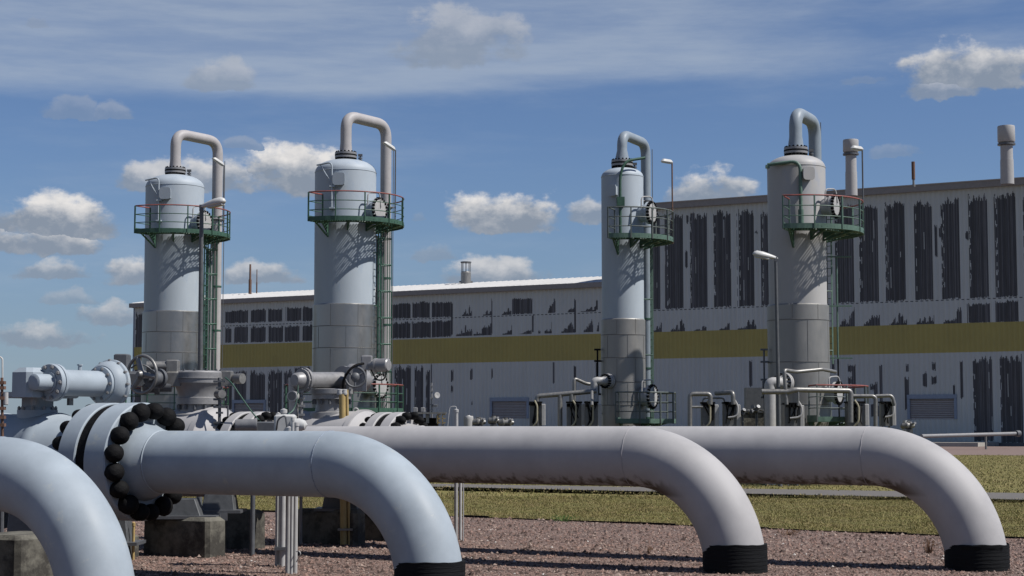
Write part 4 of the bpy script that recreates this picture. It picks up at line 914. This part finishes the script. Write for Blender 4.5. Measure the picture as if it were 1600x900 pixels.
# instrument post left of the centre valve
ip = thing('instrument_post', 'slim post with round gauge left of the centre valve', 'gauge post', G(470, 850)); b = MB()
b.tube([wpt(ip, 471, 600, 31), V((0, 0, 0))], .03, 8)
for y in (604, 612, 622, 634, 648): b.box(wpt(ip, 471, y, 31), (.1, .1, .04))
b.build('post', GREY, ip)
c = wpt(ip, 460, 619, 30.9); b = MB(); b.cyl(c, c + V((-.03, -.12, .0)), .095, seg=20); gg = b.build('gauge', LGREY, ip); b = MB(); b.cyl(c + V((-.03, -.122, 0)), c + V((-.031, -.127, 0)), .075, seg=20); b.build('dial', POLE, gg)
b = MB(); b.tube([wpt(ip, 458, 590, 31.1), wpt(ip, 459, 672, 31.1)], .085, 14); b.build('standpipe', LGREY, ip)
b = MB(); b.tube(bend([wpt(ip, 466, 598, 30.8), wpt(ip, 465, 620, 30.8), wpt(ip, 460, 640, 30.8), wpt(ip, 450, 648, 30.6)], .2), .012, 6); b.build('cable', LGREEN, ip)

# yellow pipe post
t = thing('marker_post', 'cream yellow pipe post standing in front of the centre valve', 'post', G(537, 852)); Yy = G(537, 852).y
b = MB(); b.cyl((0, 0, 0), wpt(t, 535, 616, Yy), .062, seg=16); b.build('tube', YEL, t)
b = MB(); b.cyl((.10, 0, 0), wpt(t, 542, 609, Yy), .028, seg=10); b.build('conduit', YEL, t)
for x, r_ in ((531.5, .055), (538.5, .052)):
    b = MB(); b.lathe(wpt(t, x, 617, Yy), Z, [(0, r_), (.03, r_ * 1.15), (.05, r_), (.09, r_), (.1, r_ * .7), (.1, 0)], 14); b.build('coupling', LGREY, t)
b = MB(); b.box((.03, -.02, .28), (.26, .17, .035)); b.build('clamp', STEEL, t)
# pale conduits behind pipe 2
def conduits(name, label, specs, m=LGREY, box=None):
    x0, yb = specs[0][0], specs[0][2]; t = thing(name, label, 'conduits', G(x0, yb))
    for (x, yt, yb, Yd, r_) in specs:
        p1 = P(x, yt, Yd); b = MB(); b.cyl(V((p1.x, p1.y, 0)) - t.location, p1 - t.location, r_, seg=14); b.lathe(p1 - t.location, Z, [(-.05, r_ * 1.0), (-.05, r_ * 1.25), (.0, r_ * 1.25), (.02, 0)], 14); b.build('conduit', m, t)
    return t
cn_ = conduits('conduit_bundle', 'bundle of upright white conduits in front of the concrete blocks', [(435, 646, 885, 26.3, .03), (439.5, 650, 885, 26.3, .028), (443.5, 640, 885, 26.2, .042), (452, 668, 900, 25.0, .038), (457.5, 652, 900, 24.9, .024), (463, 660, 902, 25.0, .036)], LGREY)
bx = wpt(cn_, 446, 661, 26.1); b = MB(); b.box(bx, (.32, .22, .26), bev=.03); b.build('junction_box', WHITE, cn_)
b = MB(); b.lathe(wpt(cn_, 456, 664, 26.0), V((1, -.1, 0)), [(0, .09), (.12, .1), (.2, .07), (.24, 0)], 16); b.build('lamp_housing', WHITE, cn_)
b = MB(); b.tube(bend([wpt(cn_, 432, 672, 26), wpt(cn_, 434, 655, 25.9), wpt(cn_, 446, 648, 25.9), wpt(cn_, 449, 672, 25.9)], .15), .014, 6); b.build('cable', DGREY, cn_)
b = MB(); b.box(wpt(cn_, 440, 857, 26.2), (.2, .16, .05)); b.build('clamp', DGREY, cn_)
b = MB(); b.tube(bend([wpt(cn_, 463, 878, 24.9), wpt(cn_, 470, 866, 24.8), wpt(cn_, 468, 861, 24.8), wpt(cn_, 463, 862, 24.9)], .05), .008, 6); b.build('loose_wire', WHITE, cn_)
cv = conduits('conduit_bundle', 'lone pair of white conduits right of the nearer blue pipe bend', [(713, 640, 828, 32, .036), (719.5, 700, 828, 32, .03), (724, 720, 845, 31.8, .012)], LGREY)
c = wpt(cv, 713, 640, 32); b = MB(); b.tube(bend([c, c + V((0, 0, .06)), c + V((-.12, 0, .06)), wpt(cv, 701, 650, 32), wpt(cv, 699, 672, 32)], .1), .007, 6); b.build('wire', WHITE, cv)

# ------------------------------------------------------------------ concrete blocks and steel saddles
def cblock(x0, x1, ytop, ybot, dep, label, bevw=.06):
    g = G((x0 + x1) / 2, ybot); s_ = FPX / g.y; ht = (ybot - ytop) / s_; L = max(.5, ((x1 - x0) / s_ - .63 * dep) / .79)
    b = MB(); b.box((0, 0, ht / 2 - .05), (L, dep, ht + .1), -DL, DB, bev=bevw, taper=.985)
    return tag(b.build('concrete_block', CONC, loc=(g.x, g.y + dep * .4 + .1, 0), ang=20), label, 'concrete block', 'concrete foundation blocks under the valves')
cblock(214, 350, 809, 870, .5, 'front concrete block under the blue pipe, between pipe bend and conduits')
cblock(318, 413, 798, 858, .45, 'taller concrete block right behind the front one, left of the conduits')
cblock(455, 570, 797, 851, .35, 'dark concrete block behind the yellow post')
cblock(560, 660, 797, 846, .5, 'concrete block partly hidden by the blue pipe bend')
cblock(-60, 88, 838, 925, .9, 'low dark concrete block under the leftmost pipe bend')
cblock(20, 135, 845, 880, .6, 'flat concrete block behind the leftmost pipe bend')
def saddle(x0, x1, y0, y1, Yd, label):
    p = P((x0 + x1) / 2, y1, Yd); s_ = FPX / Yd; t = thing('pipe_saddle', label, 'support', p)
    w = (x1 - x0) / s_; h = (y1 - y0) / s_
    b = MB(); b.box((0, 0, h / 2), (w, .5, h), taper=.82, bev=.01); b.build('pedestal', POLE, t, smooth=False)
    b = MB(); b.box((0, 0, .02), (w * 1.4, .7, .05)); b.build('base_plate', DGREY, t, smooth=False); return t
saddle(318, 370, 770, 800, 29.0, 'trapezoid steel saddle on the taller concrete block')
saddle(505, 560, 765, 797, 31.4, 'steel saddle on the dark block behind the yellow post')
saddle(75, 150, 790, 845, 26.6, 'dark steel saddle beneath the big flange')
saddle(15, 60, 790, 862, 25.6, 'dark steel saddle seen through the leftmost pipe bend')
tag(conduits('low_post', 'short cream post between the leftmost bend and the front block', [(209, 817, 872, 27.5, .022)], YEL), 'short cream post between the leftmost bend and the front block', 'post')
saddle(196, 318, 779, 809, 28.5, 'wide dark steel base on the front concrete block')
saddle(128, 205, 796, 850, 27.6, 'dark steel base between the leftmost bend and the front block')
cblock(128, 214, 835, 872, .5, 'dark concrete block hidden behind the leftmost bend, beside the cream post')
# steel beam lying across the blocks
b = MB(); p = P(250, 805, 28.6); b.box((0, 0, 0), (2.2, .16, .12), (1, .1, 0)); tag(b.build('steel_beam', DGREY, loc=p - Z * .03, smooth=False), 'dark steel beam lying on the front concrete block', 'beam')
# left edge instrument line
t = thing('instrument_post', 'rusty instrument pipe at the very left edge above the pipe', 'gauge post', G(2, 905)); Yl = 24.0
b = MB(); b.tube([wpt(t, 3, 590, Yl), wpt(t, 4, 700, Yl)], .02, 8)
for y in (598, 606, 622, 638, 652, 664): b.box(wpt(t, 3, y, Yl), (.09, .09, .045))
b.build('impulse_line', RUST, t)
b = MB(); b.cyl(wpt(t, 9, 613, Yl), wpt(t, 9, 632, Yl), .035); b.build('transmitter', LGREY, t)
b = MB(); b.tube(bend([wpt(t, 4, 590, Yl), wpt(t, 4, 558, Yl), wpt(t, -20, 556, Yl)], .05), .012, 6); b.build('tubing', WHITE, t)
b = MB(); b.cyl(V((0, 0, 0)), wpt(t, 4, 690, Yl), .03, seg=8); b.build('stand', DGREY, t)

# ------------------------------------------------------------------ instrument stations in the middle distance
def station(x, Yd, w, ytop, label, cat='instrument box', hose=0, dm=None, side=1):
    dm = dm or BOXM
    g = P(x, 666, Yd); g.z = 0; t = thing('instrument_cabinet', label, cat, g, group='instrument boxes among the pipework'); s_ = Yd / FPX
    zt = H + (666 - ytop) * s_; hgt = 36 * s_; ww = w * s_
    b = MB(); b.box((0, 0, zt - hgt / 2), (ww, .45, hgt), bev=.02); b.build('cabinet', dm, t, smooth=False)
    b = MB(); b.box((ww * .5 * side + .06 * side, -.05, zt - hgt / 2), (.15, .42, hgt * .92), bev=.02); b.build('door', LGREY, t, smooth=False)
    b = MB()
    for dx in (-.3, .3): b.cyl((dx * ww, 0, 0), (dx * ww, 0, zt - hgt), .035, seg=8)
    b.build('stand', DGREY, t)
    b = MB(); rj = random.Random(int(x))
    for k in range(5): b.box((rj.uniform(-.45, .45) * ww, -.25, zt + rj.uniform(-.1, .03)), (.12, .1, .1)); b.tube([V((rj.uniform(-.4, .4) * ww, -.26, zt - .05)), V((rj.uniform(-.4, .4) * ww, -.27, zt - hgt * rj.uniform(.6, 1)))], .018, 5)
    b.box((0, 0, zt + .03), (ww * 1.08, .5, .06)); b.build('fittings', BLACK, t)
    b = MB(); b.tube(bend([V((-.1 * ww, -.3, zt + .1)), V((.12 * ww, -.33, zt - .1)), V((.1 * ww, -.33, zt - hgt * .8)), V((-.1, -.3, zt - hgt))] if not hose else [V((.35 * ww, -.3, zt + .12)), V((.6 * ww, -.36, zt - .12)), V((.5 * ww, -.4, zt - hgt * .55)), V((-.2 * ww, -.35, zt - hgt * .6))], .22), .035, 8); b.build('hose', HOSEM if not hose else LGREY, t)
    return t
station(837, 66.2, 19, 630, 'dark instrument box left of the slim tower, leftmost of three')
station(897, 66.2, 23, 630, 'dark instrument box left of the slim tower, middle of three')
station(924, 65.8, 20, 630, 'dark instrument box beside the slim tower\'s inlet pipe')
station(1106, 62.8, 20, 631, 'instrument box between the two right towers, left one', hose=0)
station(1140, 62.8, 20, 631, 'instrument box between the two right towers with white looped hose', hose=1)
station(1237, 61.2, 24, 632, 'instrument box in front of the grey right tower\'s base', hose=1)
station(1384, 66, 17, 630, 'slim instrument box right of the grey tower\'s lower platform', hose=1)
t = station(1336, 61, 28, 630, 'largest grey instrument box at the grey tower\'s lower platform')
def pipework(name, label, paths, m, cat='pipework'):
    x, y, Yd = paths[0][0][0]; g = P(x, y, Yd); g.z = 0; t = thing(name, label, cat, g)
    for pts, r_ in paths:
        b = MB(); b.tube(bend([P(*p) - g for p in pts], .14), r_, 12); b.build('tube', m, t)
    return t
pipework('thin_pipe_run', 'thin galvanised pipes stepping down left of the slim tower', [
    (((839, 634, 66.3), (839, 619, 66.3), (876, 616, 66.3), (932, 611, 66.3)), 0.094), (((875, 616, 66.3), (875, 672, 66.3)), 0.094), (((893, 634, 66.3), (893, 616, 66.3)), 0.094),
    (((897, 634, 66.8), (897, 591, 66.8), (917, 600, 67.1), (932, 600, 67.3)), 0.066), (((925, 634, 64.3), (925, 612, 65.3)), 0.055)], STEEL)
pipework('thin_pipe_run', 'galvanised pipe frame around the box right of the slim tower', [
    (((1078, 672, 62.4), (1078, 615.5, 62.4), (1110, 615.5, 62.4), (1110, 632, 62.4)), 0.083), (((1078, 636, 62.4), (1098, 636, 62.4)), 0.044), (((1119, 614.5, 63.4), (1145, 613, 62.4), (1146, 632, 62.4)), 0.083), (((1098, 640, 63.4), (1098, 622, 63.4), (1132, 622, 63.4), (1132, 640, 63.4)), 0.033)], STEEL)
pipework('thin_pipe_run', 'long galvanised pipe crossing in front of the grey tower\'s base', [
    (((1190, 612, 59.9), (1232, 612, 59.9), (1242, 609, 59.9), (1326, 610.5, 60.4), (1329, 613, 60.4), (1329, 660, 60.4)), 0.094), (((1229, 632, 59.9), (1225, 578, 59.9), (1244, 581, 60.4), (1285, 577, 60.9), (1305, 581, 61.9)), 0.066), (((1247, 610, 59.9), (1247, 634, 59.9)), 0.044),
    (((1333, 619, 61.4), (1364, 619, 61.4), (1368, 622, 61.4), (1368, 672, 61.4)), 0.072), (((1368, 619, 61.9), (1394, 618, 61.9), (1398, 634, 61.9)), 0.066)], STEEL)
# valve cluster left of grey tower
def cluster(x, y, Yd, label, m=STEEL, n=6, spread=.4, dark=True):
    g = P(x, y, Yd); g.z = 0; t = thing('valve_manifold', label, 'valve', g); rj = random.Random(int(x)); zc = P(x, y, Yd).z
    b = MB(); b.cyl((0, 0, 0), (0, 0, zc), .05, seg=8); b.box((0, 0, zc), (.2, .2, .2), bev=.02); b.build('manifold_body', DGREY if dark else GREY, t)
    for k in range(n):
        a = rj.uniform(0, 6.28); d = V((cos(a), -abs(sin(a)) * .6, rj.uniform(-.5, .6))).normalized(); L = rj.uniform(.1, spread)
        b = MB(); c = V((0, 0, zc)) + d * L; b.tube([V((0, 0, zc)), c], .03, 6); b.cyl(c, c + d * .06, .075, seg=12); b.build('tap', m if k % 2 else DGREY, t)
    return t
cluster(1182, 640, 67, 'cluster of small taps left of the grey tower', n=8)
cluster(1210, 630, 64, 'small taps behind the right street lamp pole', n=6, spread=.5)
cluster(1160, 644, 67, 'low tap on the concrete wall left of the grey tower', n=3, spread=.25)
b = MB(); g = P(1180, 666, 70); b.box((0, 0, 1.35), (2.3, .4, 2.6), bev=.03); tag(b.build('low_concrete_wall', CONC, loc=(g.x, g.y, 0), ang=20), 'low concrete wall at the left foot of the grey tower', 'wall')
b = MB(); b.box((0, 0, 0), (.82, .5, 1.0)); o_ = b.build('junction_cabinet', DGREY, loc=P(1180, 628, 70), smooth=False); tag(o_, 'dark square cabinet standing above the low concrete wall', 'cabinet')
o_.location.z = 2.65 + .5
# left: gauge mast, rack and flat machinery tops
t = thing('gauge_mast', 'thin mast with round grey gauge right of the centre valve', 'gauge post', G(675, 751)); Ym = 45
b = MB(); b.tube([V((0, 0, 0)), wpt(t, 674.5, 598, G(675, 751).y)], .03, 8); Yg = G(675, 751).y
for y in (603, 611, 622, 632, 641): b.box(wpt(t, 674.5, y, Yg), (.14 if y != 603 else .1, .1, .045))
b.build('mast', GREY, t); c = wpt(t, 681, 618, Yg - .1); b = MB(); b.lathe(c, V((.5, -.85, .1)), [(0, 0), (0, .07), (.06, .115), (.12, .12), (.12, .09), (.10, 0)], 20); b.build('gauge', LGREY, t)
b = MB(); c = wpt(t, 679, 634, Yg); b.box(c, (.22, .16, .1), bev=.02); b.build('valve_block', DGREY, t)
t = thing('pipe_rack', 'long low rack with yellow end bars behind the pinkish pipe', 'rack', G(655, 752)); Yr = G(655, 752).y
b = MB(); b.box(wpt(t, 654, 645.5, Yr), (86 * Yr / FPX, .7, .06)); b.build('top_plate', STEEL, t, smooth=False)
for x in (618, 634, 650, 668, 684): b = MB(); b.box(wpt(t, x, 655, Yr), (.12, .12, .3)); b.build('post', GREY, t, smooth=False)
b = MB(); b.box(wpt(t, 650, 661, Yr + .3), (70 * Yr / FPX, .3, .4)); b.build('bundle', BLACK, t, smooth=False)
for x in (686, 693.5):
    b = MB(); c = wpt(t, x, 654, Yr - .3)
    for dz in (-.16, 0, .16): b.box(c + Z * dz, (.12, .06, .04))
    b.box(c - V((.05, 0, 0)), (.03, .06, .42)); b.build('end_bar', YEL, t, smooth=False)
for x in (649, 661): b = MB(); b.box(wpt(t, x, 640, Yr), (.17, .3, .16), bev=.02); b.cyl(wpt(t, x, 640, Yr), wpt(t, x, 636, Yr), .03); b.build('junction_box', GREY, t)
for r_ in ('leg',):
    for x in (615, 692): b = MB(); c = wpt(t, x, 662, Yr); b.box((c.x, c.y, c.z / 2), (.1, .1, c.z)); b.build('leg', DGREY, t, smooth=False)
def machine_top(x, w, ytop, Yd, label, kind):
    g = P(x, 666, Yd); g.z = 0; t = thing('pump_unit', label, 'pump', g); s_ = Yd / FPX; zt = H + (666 - ytop) * s_; r_ = w * s_ / 2
    if kind == 'drum':
        b = MB(); b.lathe((0, 0, 0), Z, [(1.0, r_ * .8), (zt - .12, r_), (zt - .03, r_), (zt, r_ * .9), (zt, r_ * .4), (zt + .03, r_ * .3), (zt + .03, 0)], 24); b.build('drum', LGREY, t)
        b = MB(); b.lathe((0, 0, 0), Z, [(0, r_ * .6), (1.0, r_ * .6)], 16); b.build('base', DGREY, t)
    else:
        b = MB(); b.lathe((-r_, 0, zt - .16), V((1, 0, 0)), [(0, .05), (.05, .12), (.2, .15), (.22, .17), (.26, .17), (.28, .14), (2 * r_ - .2, .13), (2 * r_ - .18, .17), (2 * r_ - .12, .17), (2 * r_ - .1, .1), (2 * r_, .06)], 20); b.cyl((0, 0, zt - .1), (0, 0, zt + .03), .09, seg=12); b.build('casing', STEEL, t)
        b = MB(); b.box((0, 0, (zt - .3) / 2), (r_ * 1.2, .4, zt - .3)); b.build('base', DGREY, t, smooth=False)
        b = MB(); b.cyl((r_ * .5, -.1, zt - .1), (r_ * .8, -.35, zt - .05), .05); b.build('spout', GREY, t)
    return t
machine_top(732, 15, 650, 67, 'round pale drum showing just above the pinkish pipe', 'drum')
machine_top(748, 22, 653, 67, 'pale pump casing right of the round drum', 'case')
machine_top(771, 18, 651, 67, 'shiny pump casing below the left louvre', 'case')
machine_top(790, 26, 654, 67, 'low shiny pump casing nearest the left louvre\'s right side', 'case')
machine_top(1418, 22, 659, 68, 'small dark pump behind the bend of the rightmost pipe', 'case')
b = MB(); b.cyl((0, 0, 0), (0, 0, P(1414, 657, 68).z), .09); g = P(1414, 666, 68); g.z = 0; tag(b.build('short_post', WHITE, loc=g), 'short white post above the rightmost pipe\'s bend', 'post')

# dry weeds on the gravel
def weed(x, y, h, label, m, n_=34, sp=.14):
    g = G(x, y); b = MB(); rj = random.Random(int(x))
    for k in range(n_):
        a = rj.uniform(0, 6.28); l = h * rj.uniform(.4, 1); o = V((cos(a), sin(a), 0)) * rj.uniform(0, sp * .5); tip = o + V((cos(a), sin(a), 0)) * rj.uniform(0, sp) + Z * l; s_ = V((-sin(a), cos(a), 0)) * .008
        b.add([o - s_, o + s_, tip], [(0, 1, 2)])
        if k % 2: q_ = o.lerp(tip, .7); b.add([q_, q_ + V((.03, .01, .02)), q_ + V((.01, .0, .04))], [(0, 1, 2)])
    tag(b.build('weed', m, loc=g, smooth=False), label, 'weed')
weed(1452, 864, .28, 'dry brown weed on the gravel left of the rightmost wrap', mat('dry_weed', (.13, .075, .045), .9))
weed(1232, 836, .12, 'small rusty weed at the lawn edge right of the third bend', MATS['dry_weed'], 40, .3)
weed(880, 815, .16, 'bright green weed tuft at the lawn edging under the pinkish pipe', mat('green_weed', (.06, .11, .025), .8), 70, .3)
weed(1496, 868, .2, 'green sprig growing against the rightmost black wrap', MATS['green_weed'], 16, .05)
weed(1013, 866, .16, 'tiny dark weed on the gravel left of the third pipe bend', MATS['dry_weed'], 16, .06)
